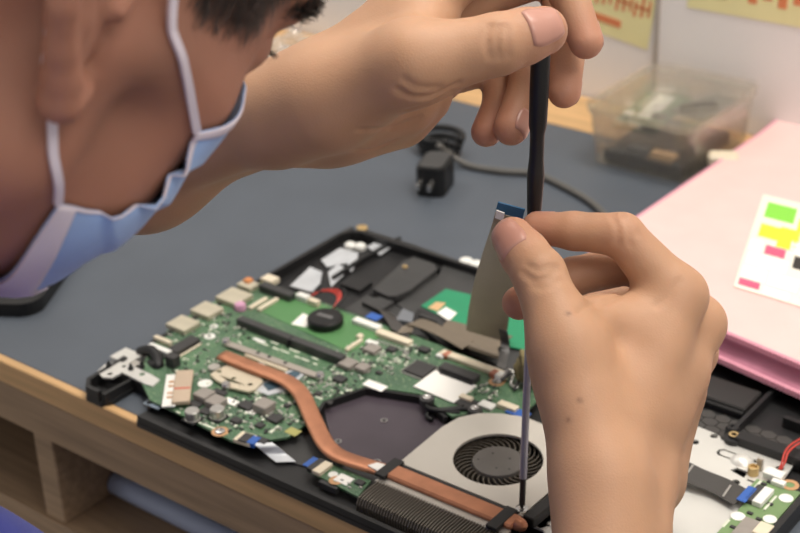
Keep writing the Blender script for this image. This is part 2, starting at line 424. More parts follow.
# memory area
ram = plate('memory_area', [(26.1, 121.4, 9.3), (23.9, 143.6, 9.3), (32.0, 150.7, 9.3), (107.5, 148.7, 9.3), (102.4, 114.8, 9.3)], ZP, ZP + 0.3, M_ramg, board)
comp('memory_slot', (66.5, 102.3, 13.0), M_case2, 83, 5.6, 5.2)
box('slot_key', *(68.1, 100.5, 13.0)[:2], ZP, 1.2, 6.4, 5.4, M_black, board)
comp('slot_clip', (100.0, 121.6, 10.0), M_cream, 2.4, 15, 2.0)
comp('slot_clip', (96.9, 131.1, 10.0), M_cream, 3.6, 4, 2.4)
plate('paper_patch', [(51.4, 120.0, 9.5), (48.4, 134.7, 9.5), (61.9, 133.2, 9.5), (61.0, 122.1, 9.5)], ZP + 0.3, ZP + 0.5, M_label, board)
# coin cell in black wrap with its wires
q = (68.8, 132.2, 15.0)
cell = lathe('coin_cell', (q[0], q[1], ZP + 0.3), (0, 0, 1), [(0, 10.4), (0.8, 11.2), (4.4, 11.2), (5.6, 10.2), (5.9, 6), (5.9, 0.1)], M_rubber, board, 32)
box('cell_print', q[0], q[1], ZP + 6.15, 11, 3.2, 0.12, M_grey, board, 6, 0)
for k, (m, dz) in enumerate(((M_redwire, 0), (M_redwire, 1.6), (M_black, 0.6), (M_black, 2.2))):
    tube('cell_wire', [(64.4, 145.8, 13.0), tuple(A0_ + k * A1_ + dz * A2_ for A0_, A1_, A2_ in zip((61.1, 153.8, 14.0), (0.9, 1.2, 0), (0, 0, 1))), tuple(A0_ + k * A1_ + dz * A2_ for A0_, A1_, A2_ in zip((53.6, 159.8, 14.0), (0.9, 1.2, 0), (0, 0, 1))), (42.6, 160.0, 12.0), (38.1, 153.3, 10.0)], 0.9, m, board)
comp('wire_plug', (37.0, 148.1, 12.0), M_white, 9, 5, 4)
comp('wire_plug', (47.0, 147.0, 12.0), M_cream, 8, 4, 4)
# silver bars, heat spreader
for (a, b_, w, z, m) in (((36.0, 79.0, 12.0), (108.2, 81.8, 12.0), 5.0, 11, M_barm), ((53.5, 77.5, 11.0), (86.2, 78.0, 11.0), 4.5, 10, M_pipebase), ((53.8, 72.1, 11.0), (89.0, 73.2, 11.0), 3.6, 9.6, M_pipebase)):
    cx, cy = (a[0] + b_[0]) / 2, (a[1] + b_[1]) / 2; ln = math.hypot(a[0] - b_[0], a[1] - b_[1])
    box('clamp_bar', cx, cy, z - 1.2, ln, w, 1.4, m, laptop, math.degrees(math.atan2(b_[1] - a[1], b_[0] - a[0])), 0.3)
for q in ((60.3, 80.7, 12.4), (68.8, 81.0, 12.4), (81.2, 81.3, 12.4)):
    disc('bar_hole', q[0], q[1], 11.2, 11.35, 1.3, M_black, laptop, 12)
for q in ((107.7, 81.5, 12.0), (70.6, 42.6, 12.0), (36.0, 79.0, 12.0)):
    lathe('spring_screw', (q[0], q[1], ZP), (0, 0, 1), [(0, 2.6), (2.8, 2.6), (3.2, 2.2), (3.6, 2.6), (4.4, 2.2), (4.5, 0.3)], M_steel, laptop, 14)
plate('cpu_package', [(82.7, 51.0, 10.0), (84.8, 65.6, 10.0), (89.3, 84.9, 10.0), (97.4, 81.0, 10.0), (99.9, 59.0, 10.0), (95.3, 50.7, 10.0)], ZP, ZP + 1.0, M_foil, board)
plate('cpu_die', [(85.6, 57.2, 10.5), (87.7, 69.3, 10.5), (91.2, 81.1, 10.5), (95.8, 77.6, 10.5), (96.6, 63.6, 10.5), (92.3, 54.0, 10.5)], ZP + 1, ZP + 1.5, M_cpu, board)
plate('heat_spreader', [(54.7, 46.0, 12.0), (54.6, 52.7, 12.0), (55.3, 58.7, 12.0), (64.6, 62.4, 12.0), (80.0, 60.9, 12.0), (85.1, 57.9, 12.0), (87.1, 48.2, 12.0), (85.4, 45.0, 12.0), (74.0, 42.3, 12.0), (62.6, 43.6, 12.0)], 10.4, 11.8, M_pipebase, laptop,
      [disc_pts(*(56.6, 51.4, 12.0)[:2], 1.6, 10), disc_pts(*(68.9, 50.6, 12.0)[:2], 1.5, 10), disc_pts(*(81.2, 51.2, 12.0)[:2], 1.6, 10),
       [(59.3, 48.6, 12.0)[:2], (68.6, 46.4, 12.0)[:2], (73.8, 47.4, 12.0)[:2], (80.4, 48.7, 12.0)[:2], (73.7, 49.3, 12.0)[:2], (66.8, 49.1, 12.0)[:2]]])
disc('spring_clip', *(49.9, 54.2, 11.0)[:2], ZP, ZP + 2.4, 3.6, M_alu, laptop, 14)
# copper heat pipe
pipe_pts = [(47.3, 63.9, 13.5), (69.4, 64.1, 13.5), (93.1, 64.4, 13.5), (104.9, 62.2, 13.5), (116.8, 56.3, 13.5), (135.4, 43.1, 13.0), (150.9, 32.4, 12.5), (162.0, 26.7, 12.3), (172.8, 25.2, 12.3), (191.9, 27.3, 12.5), (202.6, 28.6, 13.0)]
def pipe_sweep():
    P = catmull(pipe_pts, 6); V = []; Fc = []; n = 10
    for i, p in enumerate(P):
        t = P[min(i + 1, len(P) - 1)] - P[max(i - 1, 0)]; t.z = 0; t.normalize(); s = Vector((-t.y, t.x, 0))
        for k in range(n):
            a = 2 * math.pi * k / n + math.pi / n
            c, d = math.cos(a), math.sin(a)
            V.append(p + s * (5.0 * math.copysign(abs(c) ** 0.55, c)) + Vector((0, 0, 1.5 * math.copysign(abs(d) ** 0.7, d))))
    for i in range(len(P) - 1):
        for k in range(n): Fc.append((i * n + k, i * n + (k + 1) % n, (i + 1) * n + (k + 1) % n, (i + 1) * n + k))
    Fc.append(tuple(range(n))[::-1]); Fc.append(tuple(range((len(P) - 1) * n, len(P) * n)))
    return pydata('heat_pipe', V, Fc, M_copper, laptop, True)
pipe_sweep()
plate('pipe_label', [(188.9, 24.4, 14.2), (191.1, 29.2, 14.2), (197.4, 30.4, 14.2), (196.9, 23.5, 14.2)], 14.0, 14.7, M_label, laptop)

# fin stack with the pipe end on it
a = (203.8, 28.8, 14.0); b_ = (275.9, 30.4, 14.0)
ang = math.degrees(math.atan2(b_[1] - a[1], b_[0] - a[0]))
box('pipe_bar', 239, 28.6, 12.2, 78, 10.6, 3.0, M_copper, laptop, 0.6, 1.0)
lathe('pipe_end', (278, 29, 13.7), (1, 0, 0), [(0, 3.6), (3, 3.3), (5, 2.0), (5.6, 0.4)], M_copper, laptop, 14)
box('fin_strip', 238, 21.2, 11.4, 80, 5.2, 1.2, M_alu, laptop, 0.6, 0.2)
fin_stack = plate('fin_stack', [(199, 0.5), (279, 0.5), (279, 21.5), (199, 21.5)], 3.4, 4.6, M_black, laptop)
me_fin = None
for i in range(46):
    if me_fin is None:
        V = []
        for xx in (-0.32, 0.32):
            for (yy, zz) in ((-10, 4.2), (-10, 9.5), (-8, 12.2), (-3, 13.0), (8, 13.0), (10, 12.4), (10, 4.2)): V.append((xx, yy, zz))
        Fc = [tuple(range(7))[::-1], tuple(range(7, 14))] + [(k, (k + 1) % 7, 7 + (k + 1) % 7, 7 + k) for k in range(7)]
        o = pydata('fin', V, Fc, M_fin, fin_stack); me_fin = o.data
    else:
        o = bpy.data.objects.new('fin', me_fin); COL.objects.link(o); o.parent = fin_stack
    o.location = ((200.5 + i * 1.7) * S, 10.5 * S, 0)
box('black_strap', 199.5, 29, 13.4, 6.5, 17, 1.9, M_tape, laptop, 0, 0.3)
box('black_strap', 270.5, 27, 13.4, 6.5, 19, 2.2, M_tape, laptop, 0, 0.3)
box('foam_strip', 236, 35.4, 11.5, 76, 2.2, 2.4, M_tape, laptop, 0.6, 0.2)

# blower fan
fc = (240.0, 68.4, 14.0)
FCX, FCY = fc[0], fc[1]
fan = plate('fan', [(200, 36.5), (276.5, 37.3), (277, 68), (273, 82), (265, 95), (254, 104.5), (242, 109), (230, 109.5), (217, 105), (207, 98.5), (200.5, 89), (198.5, 76)], 12.6, 14.0, M_fan, laptop, [disc_pts(FCX, FCY, 23.4, 48)])
plate('fan_housing', [(200.5, 37.5), (276, 38), (276, 68), (272, 82), (264, 94), (253.5, 103.6), (242, 108), (230, 108.5), (218, 104), (208, 97.5), (201.5, 88.5), (199.5, 76)], 3.4, 12.5, M_black, fan, [disc_pts(FCX, FCY, 27.5, 48)])
disc('fan_floor', FCX, FCY, 3.4, 4.2, 27.3, M_black, fan, 40)
lathe('fan_hub', (FCX, FCY, 4.3), (0, 0, 1), [(0, 13.8), (7.4, 13.8), (8.6, 13.2), (8.75, 12.4), (8.75, 0.1)], mat('fan_hub_grey', rgb(92, 88, 84), 0.42, var=0.08, scale=80), fan, 40)
blade = None
for i in range(33):
    if blade is None:
        V = []; Fc = []
        for k in range(6):
            t = k / 5; rr_ = 13.4 + 10.8 * t; an = 0.42 * t * t + 0.10 * t
            for dz in (0, 6.8):
                for w in (-0.4, 0.4):
                    V.append((rr_ * math.cos(an) - w * math.sin(an), rr_ * math.sin(an) + w * math.cos(an), dz))
        for k in range(5):
            c = 4 * k
            Fc += [(c, c + 4, c + 5, c + 1), (c + 2, c + 3, c + 7, c + 6), (c, c + 2, c + 6, c + 4), (c + 1, c + 5, c + 7, c + 3)]
        Fc += [(0, 1, 3, 2), (20, 22, 23, 21)]
        o = pydata('fan_blade', V, Fc, mat('fan_blade_plastic', rgb(84, 78, 69), 0.32), fan); blade = o.data
    else:
        o = bpy.data.objects.new('fan_blade', blade); COL.objects.link(o); o.parent = fan
    o.location = (FCX * S, FCY * S, 4.6 * S); o.rotation_euler = (0, 0, -2 * math.pi * i / 33)
for (dx, dy) in ((4, 5), (-6, 4), (3, -6), (9, -3), (-9, -5)):
    disc('hub_dimple', FCX + dx, FCY + dy, 13.04, 13.12, 0.6, M_black, fan, 8)
for q in ((172.7, 96.9, 12.0), (201.0, 103.0, 12.0)):
    disc('fan_lug', q[0], q[1], 9.2, 12.2, 4.2, M_case2, laptop, 16)
    lathe('screw', (q[0], q[1], 12.2), (0, 0, 1), [(0, 2.6), (0.9, 2.5), (1.2, 1.4), (0.8, 0.7), (0.8, 0.05)], M_steel, laptop, 16)
q = (273.3, 40.4, 14.0)
TIPX, TIPY = q[0], q[1]
disc('fan_lug', q[0], q[1], 9, 13.2, 5, M_fan, laptop, 18)
lathe('screw', (q[0], q[1], 13.2), (0, 0, 1), [(0, 3.4), (0.9, 3.3), (1.2, 1.8), (0.6, 0.9), (0.6, 0.05)], M_steel, laptop, 18)
# dark bay beside the fan
plate('glossy_bay', [(120.8, 68.1, 4.2), (132.8, 91.9, 4.2), (162.6, 103.6, 4.2), (187.3, 94.6, 4.2), (193.2, 86.6, 4.2), (194.3, 45.7, 4.2), (188.1, 39.1, 4.2), (160.6, 31.0, 4.2), (128.8, 39.1, 4.2), (125.7, 18.0, 4.2), (152.5, 11.9, 4.2), (167.8, 18.2, 4.2), (130.7, 45.3, 4.2)][:8], 3.3, 4.4, M_gloss, laptop)
rim('bay_wall', [(133.5, 40.8, 9.0), (125.0, 64.4, 9.0), (134.7, 89.8, 9.0), (165.3, 100.1, 9.0), (190.0, 91.1, 9.0)], 8.9, 2.0, M_black)
plate('bay_floor', [(121.3, 16.5, 4.0), (130.9, 43.3, 4.0), (162.8, 28.4, 4.0), (160.1, 17.6, 4.0), (143.1, 14.6, 4.0)], 3.3, 4.0, M_case2, laptop)
for q in ((160.0, 74.0, 5.0), (152.4, 43.5, 5.0), (181.4, 40.8, 5.0), (165.3, 29.5, 5.0)):
    disc('bay_hole', q[0], q[1], 4.4, 4.9, 2.0, M_steel, laptop, 14, 1.3)
    disc('bay_hole_bottom', q[0], q[1], 4.4, 4.5, 1.3, M_black, laptop, 12)
tube('antenna_lead', [(173.7, 96.4, 10.0), (176.4, 92.8, 9.0), (183.7, 94.1, 9.0), (190.3, 100.0, 9.0), (197.0, 104.0, 10.0)], 1.5, M_rubber, laptop)
tube('antenna_lead', [(182.7, 88.0, 6.0), (178.0, 89.6, 6.0), (178.2, 94.0, 7.0), (185.8, 95.0, 8.0), (193.9, 98.8, 9.0)], 1.3, M_rubber, laptop)
tube('antenna_lead', [(168.5, 97.8, 10.0), (173.2, 94.3, 9.0), (179.8, 93.8, 9.0), (187.0, 98.9, 9.0), (192.5, 104.5, 10.0)], 1.3, M_rubber, laptop)

# board parts, placed one by one
M_sn2 = M_sn
def chip(px, sx, sy, h, rot=0, m=M_chip): return comp('chip', px, m, sx, sy, h, rot)
def pins(px, sx, sy, rot=0): return comp('chip_pins', px, M_sn, sx, sy, 0.7, rot, bev=0.1)
for (q, s_, h) in (((67.5, 28.1, 13.0), 9.5, 4.6), ((78.2, 26.6, 13.0), 9.5, 4.6), ((103.6, 38.6, 14.0), 9.5, 5.4), ((111.7, 101.9, 12.0), 9.0, 3.2), ((121.7, 103.4, 12.0), 7.4, 3.2), ((112.5, 123.3, 12.0), 8.6, 3.0)):
    comp('inductor', q, M_ind, s_, s_, h, 0, bev=0.5)
    pins((q[0], q[1]), s_ + 1.6, s_ * 0.4)
for q in ((77.5, 8.6, 15.0), (87.5, 18.1, 15.0)):
    lathe('capacitor', (q[0], q[1], ZP), (0, 0, 1), [(0, 4.4), (1.2, 4.4), (1.3, 3.9), (1.9, 3.9), (2.0, 4.1), (6.2, 4.1), (6.6, 3.7), (6.6, 0.1)], M_sn, board, 24)
    comp('capacitor_base', q, M_black, 9.2, 9.2, 1.2)
chip((67.7, 20.3, 10.5), 8, 5, 1.4); chip((77.9, 18.7, 10.5), 7, 6, 1.4); chip((70.5, 37.6, 10.5), 9, 4, 1.4)
chip((93.1, 35.8, 11.0), 9, 7, 1.8); chip((98.0, 21.6, 10.5), 6, 5, 1.5); chip((114.8, 34.9, 11.0), 8, 7, 1.8); chip((112.2, 25.5, 10.5), 5, 4.5, 1.4)
chip((118.1, 86.8, 11.0), 7, 6, 2.2); pins((117.2, 87.8, 9.5)[:2], 8.4, 4.4)
chip((111.1, 49.0, 10.0), 4, 3.2, 1.4); chip((117.2, 68.5, 10.0), 4, 3.4, 1.4); chip((121.5, 130.8, 10.0), 6, 5, 1.6); chip((137.6, 140.9, 10.5), 7, 5, 2.2)
chip((131.4, 106.0, 10.0), 4, 3, 1.2); chip((128.8, 65.1, 10.0), 3, 3, 1.1)
comp('white_pad', (81.8, 34.6, 9.5), M_label, 9, 5, 0.3); comp('white_pad', (98.6, 33.7, 9.5), M_label, 6, 5, 0.4)
comp('white_pad', (137.8, 94.2, 9.5), M_label, 14, 6.5, 0.25); comp('white_pad', (108.6, 128.1, 12.5), M_white, 8, 4, 3.0)
comp('white_pad', (48.4, 94.3, 9.5), M_white, 9, 2.6, 0.5); comp('yellow_pad', (130.5, 31.9, 9.4), mat('yellow_pad', rgb(176, 172, 104), 0.5), 8, 6, 0.15)
# processor companion chip with pins all round
q = (148.8, 122.1, 11.0)
pins(q, 17.2, 13.6); pins(q, 13.6, 17.2); chip(q, 14.2, 14.2, 1.9)
# card socket and white card
plate('wireless_card', [(157, 105), (186, 104), (186, 126), (157, 126)], ZP + 0.3, ZP + 1.1, M_label, board)
comp('card_socket', (171.2, 129.6, 12.0), M_chip, 25, 7, 4.2); comp('socket_mouth', (172.3, 125.1, 12.0), M_black, 23, 1.4, 2.4)
comp('card_shield', (191.3, 109.0, 10.5), M_chip, 15, 9, 0.9)
q = (163.7, 129.1, 11.0)
# wide ribbon sockets
comp('ribbon_socket', (170.2, 143.8, 11.0), M_cream, 44, 5.4, 2.6)
comp('socket_latch', (152.8, 143.1, 12.2), mat('red_brown', rgb(186, 120, 96), 0.5), 3.4, 5.6, 2.9); comp('socket_latch', (187.1, 141.6, 12.2), MATS['red_brown'], 3.4, 5.6, 2.9)
comp('socket_end', (191.3, 141.6, 11.0), M_white, 4, 6, 3); comp('socket_end', (149.8, 141.3, 11.0), M_white, 5, 5, 2)
comp('ribbon_socket', (114.9, 141.3, 11.0), M_cream, 25, 5.4, 3.0)
for i in range(9):
    q = (108.0, 138.3, 9.5); pins((q[0] + i * 2.5, q[1] - 3.8), 1.0, 3.2)
comp('ribbon_socket', (91.6, 144.5, 11.0), M_white, 20, 5.4, 3.2)
comp('blue_tab', (90.8, 152.3, 12.0), M_blue, 9, 7, 0.5, z=ZP + 3)
# lower edge socket with blue tab, and silver ribbon
comp('ribbon_socket', (115.8, 10.5, 11.0), M_cream, 11, 9, 2.4, 8); comp('socket_latch', (116.3, 10.1, 12.0), M_chip, 6, 8, 3, 8); comp('blue_tab', (120.2, 10.6, 12.0), M_blue, 7, 7.5, 2.9, 8)
comp('socket_end', (123.8, 13.7, 11.0), M_chip, 8, 5, 2.6, 8)
ribbon('silver_ribbon', [(126.2, 11.9, 11.0), (130.3, 12.0, 10.0), (134.1, 13.8, 6.0), (142.4, 12.3, 5.0)], (8.5, 6.5, 0), 0.4, M_foil, laptop)
# screw pads
for q in ((97.9, 8.9, 9.5), (192.2, 137.2, 9.5)):
    disc('copper_ring', q[0], q[1], ZP, ZP + 0.2, 4.8, mat('bare_copper', rgb(206, 160, 118), 0.45, 0.3), board, 20)
    lathe('screw', (q[0], q[1], ZP + 0.2), (0, 0, 1), [(0, 3.0), (0.8, 2.8), (1.1, 1.6), (0.5, 0.9), (0.5, 0.05)], M_steel, board, 16)
comp('white_line', (85.6, 9.1, 9.3), M_silk, 15, 1.4, 0.2, 2)
# beige shield with white strip and copper marks
q = (52.6, 26.1, 14.0)
box('beige_shield', q[0], q[1], 11.2, 10, 34, 2.6, M_beige, board, 41, 0.4)
q2 = (48.2, 20.7, 12.5)
box('white_strip', q2[0], q2[1], 10.8, 7.5, 34, 1.2, M_white, board, 41, 0.2)
for i in range(4):
    t = (-8, -3.5, 4, 8.5)[i]
    ca, sa = math.cos(math.radians(41)), math.sin(math.radians(41))
    box('copper_mark', q2[0] + 1.0 * ca - t * sa, q2[1] + 1.0 * sa + t * ca, 12.0, 5, 1.8, 0.3, mat('bare_copper', rgb(206, 160, 118), 0.45, 0.3), board, 41, 0)
ca, sa = math.cos(math.radians(41)), math.sin(math.radians(41))
box('red_line', q[0] + 3 * sa, q[1] - 3 * ca, 13.8, 9.4, 1.4, 0.12, M_red, board, 41, 0)
q = (40.8, 12.7, 8.0); plate('metal_tab', [(39.7, 6.8, 8.0), (38.4, 21.4, 8.0), (49.3, 18.6, 8.0), (51.3, 7.3, 8.0)], 6.4, 7.2, mat('blue_grey_film', rgb(128, 142, 156), 0.35), laptop)
# small things along the far edge of the board
comp('solder_blob', (195.8, 142.0, 11.0), M_sn, 5, 4, 4, 20, bev=1.0)
tube('loose_wire', [(194.5, 139.8, 11.0), (195.6, 143.2, 15.0), (199.9, 142.9, 14.0), (201.8, 137.1, 11.0), (207.4, 135.8, 11.0)], 0.9, M_sn, board)
tube('loose_wire', [(195.4, 136.5, 11.0), (198.1, 141.6, 14.0), (203.8, 142.3, 13.0), (206.8, 132.8, 11.0)], 0.9, M_chip, board)
comp('ribbon_socket', (213.3, 117.1, 11.0), M_cream, 12, 5, 3, 0); comp('blue_tab', (220.6, 116.1, 11.0), M_blue, 13, 7, 1.2, 0)
comp('white_connector', (202.6, 112.2, 11.0), M_white, 9, 6, 2); comp('white_connector', (189.0, 111.5, 11.0), M_cream, 8, 4, 2.4)
# unidentified olive lump beside the board edge
q = (206.0, 147.1, 12.0)
bm = bmesh.new(); bmesh.ops.create_icosphere(bm, subdivisions=4, radius=1)
for v in bm.verts:
    n_ = 1 + 0.16 * math.sin(7 * v.co.x + 3 * v.co.z) * math.sin(6 * v.co.y) + 0.06 * math.sin(17 * v.co.z + 9 * v.co.x)
    v.co = Vector((v.co.x * 9 * n_ + q[0] + 3, v.co.y * 9 * n_ + q[1], v.co.z * 11 * n_ + 20)) * S
bm_obj('olive_lump', bm, M_olive, laptop, True)

# fine surface-mount parts: too small and too many to pick apart
def smd():
    V = []; Fc = []
    poly = [(v.co.x / S, v.co.y / S) for v in board.data.vertices if v.co.z > 8.5 * S]
    def add(x, y, sx, sy, h, z):
        b0 = len(V)
        for dz in (0, h):
            for (ax_, ay_) in ((-1, -1), (1, -1), (1, 1), (-1, 1)): V.append((x + ax_ * sx / 2, y + ay_ * sy / 2, z + dz))
        Fc.extend([(b0 + 4, b0 + 5, b0 + 6, b0 + 7)] + [(b0 + k, b0 + (k + 1) % 4, b0 + 4 + (k + 1) % 4, b0 + 4 + k) for k in range(4)])
    r = random.Random(3)
    out = {0: ([], []), 1: ([], []), 2: ([], [])}
    clusters = [(30.9, 61.7, 9.0) + (16, 30), (45.4, 51.0, 9.0) + (18, 30), (95.3, 27.4, 9.0) + (16, 60), (100.9, 50.1, 9.0) + (14, 70), (106.7, 73.6, 9.0) + (14, 60), (114.1, 96.0, 9.0) + (14, 50), (126.2, 118.0, 9.0) + (12, 50), (6.8, 99.5, 9.0) + (16, 60), (8.9, 75.4, 9.0) + (14, 40), (29.1, 89.3, 9.0) + (14, 30), (122.7, 46.6, 9.0) + (10, 30), (192.8, 124.4, 9.0) + (9, 40), (128.6, 129.3, 9.0) + (10, 30), (109.2, 115.9, 9.0) + (14, 50), (90.9, 12.2, 9.0) + (12, 30), (64.2, 11.9, 9.0) + (12, 24), (136.2, 138.8, 9.0) + (9, 20), (115.8, 29.5, 9.0) + (10, 30), (119.6, 76.0, 9.0) + (12, 40)]
    res = []
    for kind in range(3):
        V = []; Fc = []
        for (cx, cy, cz, sp, n) in clusters:
            for _ in range(n // 3):
                x, y = cx + r.uniform(-sp, sp), cy + r.uniform(-sp, sp) * 0.8
                if not inside(x, y): continue
                a_, b2 = r.choice(((1.6, 0.8), (0.8, 1.6), (2.2, 1.2), (1.2, 2.2), (1.0, 0.6)))
                bb = len(V)
                h = r.uniform(0.4, 0.9)
                for dz in (0, h):
                    for (ax_, ay_) in ((-1, -1), (1, -1), (1, 1), (-1, 1)): V.append((x + ax_ * a_ / 2, y + ay_ * b2 / 2, ZP + dz))
                Fc.extend([(bb + 4, bb + 5, bb + 6, bb + 7)] + [(bb + k, bb + (k + 1) % 4, bb + 4 + (k + 1) % 4, bb + 4 + k) for k in range(4)])
        o = pydata('surface_mount_parts', V, Fc, (M_sn, M_silk, M_chip)[kind], board); o['kind'] = 'stuff'
BO = [(v.co.x / S, v.co.y / S) for v in board.data.vertices][:26]
def inside(x, y):
    c = False; n = len(BO); j = n - 1
    for i in range(n):
        if (BO[i][1] > y) != (BO[j][1] > y) and x < (BO[j][0] - BO[i][0]) * (y - BO[i][1]) / (BO[j][1] - BO[i][1]) + BO[i][0]: c = not c
        j = i
    return c
smd()
for (x_, y_, w_) in ((52, 93, 9), (63, 93, 5), (70, 93.4, 7), (80, 93, 4), (86, 93.2, 6), (94, 93, 3), (58, 97.6, 6), (74, 97.4, 8), (90, 97.6, 5), (120, 66, 5), (112, 120, 7), (122, 119, 4), (100, 80, 4)):
    comp('silkscreen_mark', (x_, y_), M_silk, w_, 1.3, 0.12, bev=0)

# indicator board by the fins
led = plate('indicator_board', [(160.7, 9.3, 9.0), (163.1, 21.0, 9.0), (193.2, 21.3, 9.0), (196.4, 6.7, 9.0)], 7.4, 8.6, M_pcb, laptop)
q = (166.5, 13.8, 10.0); box('ribbon_socket', q[0], q[1], 8.6, 6, 11, 2.4, M_cream, led); box('socket_latch', q[0] - 4, q[1], 8.6, 4, 11, 2.6, M_chip, led); box('blue_tab', q[0] - 8, q[1] + 1, 9.5, 5, 9, 0.6, M_blue, led)
q = (173.7, 14.1, 9.0); disc('white_pad', q[0], q[1], 8.6, 8.8, 2.6, M_white, led, 16)
q = (181.1, 14.9, 9.0); box('white_pad', q[0], q[1] - 1, 8.6, 9, 7, 0.3, M_label, led)
q = (178.4, 10.9, 9.0); disc('copper_ring', q[0], q[1], 8.6, 8.85, 3.8, MATS['bare_copper'], led, 18, 1.4)
q = (190.2, 16.0, 9.0); box('chip', q[0], q[1], 8.6, 5, 4, 1.2, M_chip, led)
for (qx, qy) in ((350, 486), (354, 480), (342, 487), (362, 488)):
    q = (185.7, 11.7, 9.0); box('chip', q[0] + (qx - 350) * 0.6, q[1] + (qy - 484) * 0.4, 8.6, 2, 1.2, 0.8, M_sn, led)
box('latch_clip', *(176.6, 7.2, 6.0)[:2], 4, 12, 3, 4, M_case2, laptop)

# far half of the tray: speaker, pads, touchpad window
spk = plate('speaker_box', [(64.1, 184.7, 9.0), (60.8, 202.3, 9.0), (56.6, 226.9, 9.0), (58.5, 235.2, 9.0), (75.5, 234.6, 9.0), (81.4, 229.9, 9.0), (84.4, 196.9, 9.0), (81.9, 185.6, 9.0), (77.8, 182.7, 9.0)], 3.3, 9.0, M_case2, laptop)
plate('speaker_gasket', [(60.9, 184.4, 6.0), (49.1, 234.2, 6.0), (52.4, 245.4, 6.0), (77.2, 241.0, 6.0), (82.1, 232.2, 6.0), (84.1, 182.6, 6.0)], 3.2, 5.0, M_black, laptop)
disc('speaker_post', *(62.7, 220.0, 10.0)[:2], 9, 10, 1.8, M_brass, laptop, 12)
plate('palm_panel', [(81.1, 184.3, 5.0), (77.4, 245.2, 5.0), (105.5, 242.0, 5.0), (135.6, 190.6, 5.0), (117.2, 171.9, 5.0)], 3.3, 5.0, M_case2, laptop)
plate('touchpad_board', [(99.1, 188.9, 5.6), (98.7, 216.0, 5.6), (122.8, 219.5, 5.6), (173.5, 210.9, 5.6), (188.7, 182.1, 5.6), (167.0, 177.1, 5.6)], 5.0, 5.8, M_tpg, laptop)
plate('tan_film', [(104.7, 188.8, 6.0), (104.2, 197.9, 6.0), (110.1, 200.4, 6.0), (112.1, 189.2, 6.0)], 5.9, 6.1, M_tan, laptop)
plate('white_sticker', [(113.1, 186.8, 6.0), (113.2, 196.2, 6.0), (123.4, 193.8, 6.0), (125.2, 182.9, 6.0)], 5.9, 6.1, M_label, laptop)
plate('dark_bracket', [(105.3, 171.5, 7.0), (100.6, 183.8, 7.0), (141.3, 178.3, 7.0), (153.7, 165.0, 7.0), (144.0, 154.0, 7.0)], 3.4, 6.6, M_black, laptop)
for (qa, w_) in (((114.8, 177.4, 8.0), 16), ((127.0, 175.3, 8.0), 10), ((134.6, 173.1, 8.0), 4)):
    box('bracket_clip', qa[0], qa[1], 6.6, w_, 3, 1.2, M_case2, laptop, 0, 0.3)
for (pts_, n_) in (([(12.5, 162.8, 6.0), (5.7, 190.6, 6.0), (17.0, 189.6, 6.0), (26.0, 177.0, 6.0), (29.7, 164.7, 6.0)], 0), ([(5.1, 202.5, 6.0), (4.2, 223.5, 6.0), (19.1, 224.6, 6.0), (27.9, 212.7, 6.0), (32.8, 200.4, 6.0), (22.4, 209.0, 6.0), (15.1, 197.0, 6.0)], 0), ([(20.3, 191.8, 6.0), (18.3, 204.4, 6.0), (27.4, 201.9, 6.0), (31.2, 194.1, 6.0), (35.4, 176.8, 6.0)], 0), ([(18.5, 235.0, 6.0), (18.4, 246.1, 6.0), (32.0, 244.2, 6.0), (33.3, 230.6, 6.0)], 0)):
    plate('white_foil_pad', pts_, 4.5, 5.4, M_foil, laptop)
for q in ((7.3, 230.6, 7.0), (13.9, 233.2, 7.0)):
    lathe('white_post', (q[0], q[1], 3.2), (0, 0, 1), [(0, 4), (2.5, 4), (3.6, 3), (3.8, 0.2)], M_white, laptop, 16)
lathe('brass_insert', (*(0.0, 252.7, 9.0)[:2], 3.2), (0, 0, 1), [(0, 4), (5, 4), (5.4, 3.2), (5.4, 1.6), (4.5, 1.5), (4.5, 0.1)], M_brass, laptop, 16)
for q in ((88.7, 252.2, 9.0), (96.7, 252.4, 9.0)):
    lathe('white_post', (q[0], q[1], 3.2), (0, 0, 1), [(0, 5), (4, 5), (5.4, 4), (5.8, 0.4)], M_white, laptop, 16)
rim('tray_rib', [(-4.2, 252.1, 5.0), (46.1, 252.5, 5.0), (93.9, 249.5, 5.0)], 7, 2, M_case2)
rim('tray_rib', [(29.9, 185.4, 5.0), (28.3, 215.3, 5.0), (30.2, 256.5, 5.0)], 7.5, 2.4, M_case)
rim('tray_rib', [(-7.4, 168.4, 5.0), (-9.1, 252.6, 5.0)], 6, 3.0, M_case2)
plate('tray_pad', [(38.1, 182.6, 5.0), (36.6, 196.7, 5.0), (53.6, 196.5, 5.0), (54.9, 182.5, 5.0)], 3.3, 6.0, M_case, laptop)
plate('tray_pad', [(66.4, 170.4, 6.0), (71.7, 182.0, 6.0), (83.1, 181.9, 6.0), (83.1, 167.7, 6.0)], 3.3, 7.0, M_case2, laptop)
plate('tray_pad', [(100.9, 161.2, 9.0), (95.9, 174.6, 9.0), (105.4, 173.4, 9.0), (111.2, 163.8, 9.0)], 6.0, 9.5, mat('grey_film', rgb(120, 124, 130), 0.3), laptop)
ribbon('black_ribbon', [(83.5, 171.1, 6.0), (95.5, 162.0, 9.0), (108.9, 151.9, 11.0), (117.2, 145.2, 12.0)], (16, -2, 0), 0.4, M_flexdark, laptop)
box('tray_floor_band', 150, 190, 3.2, 180, 60, 0.8, M_case2, laptop, 0, 0)

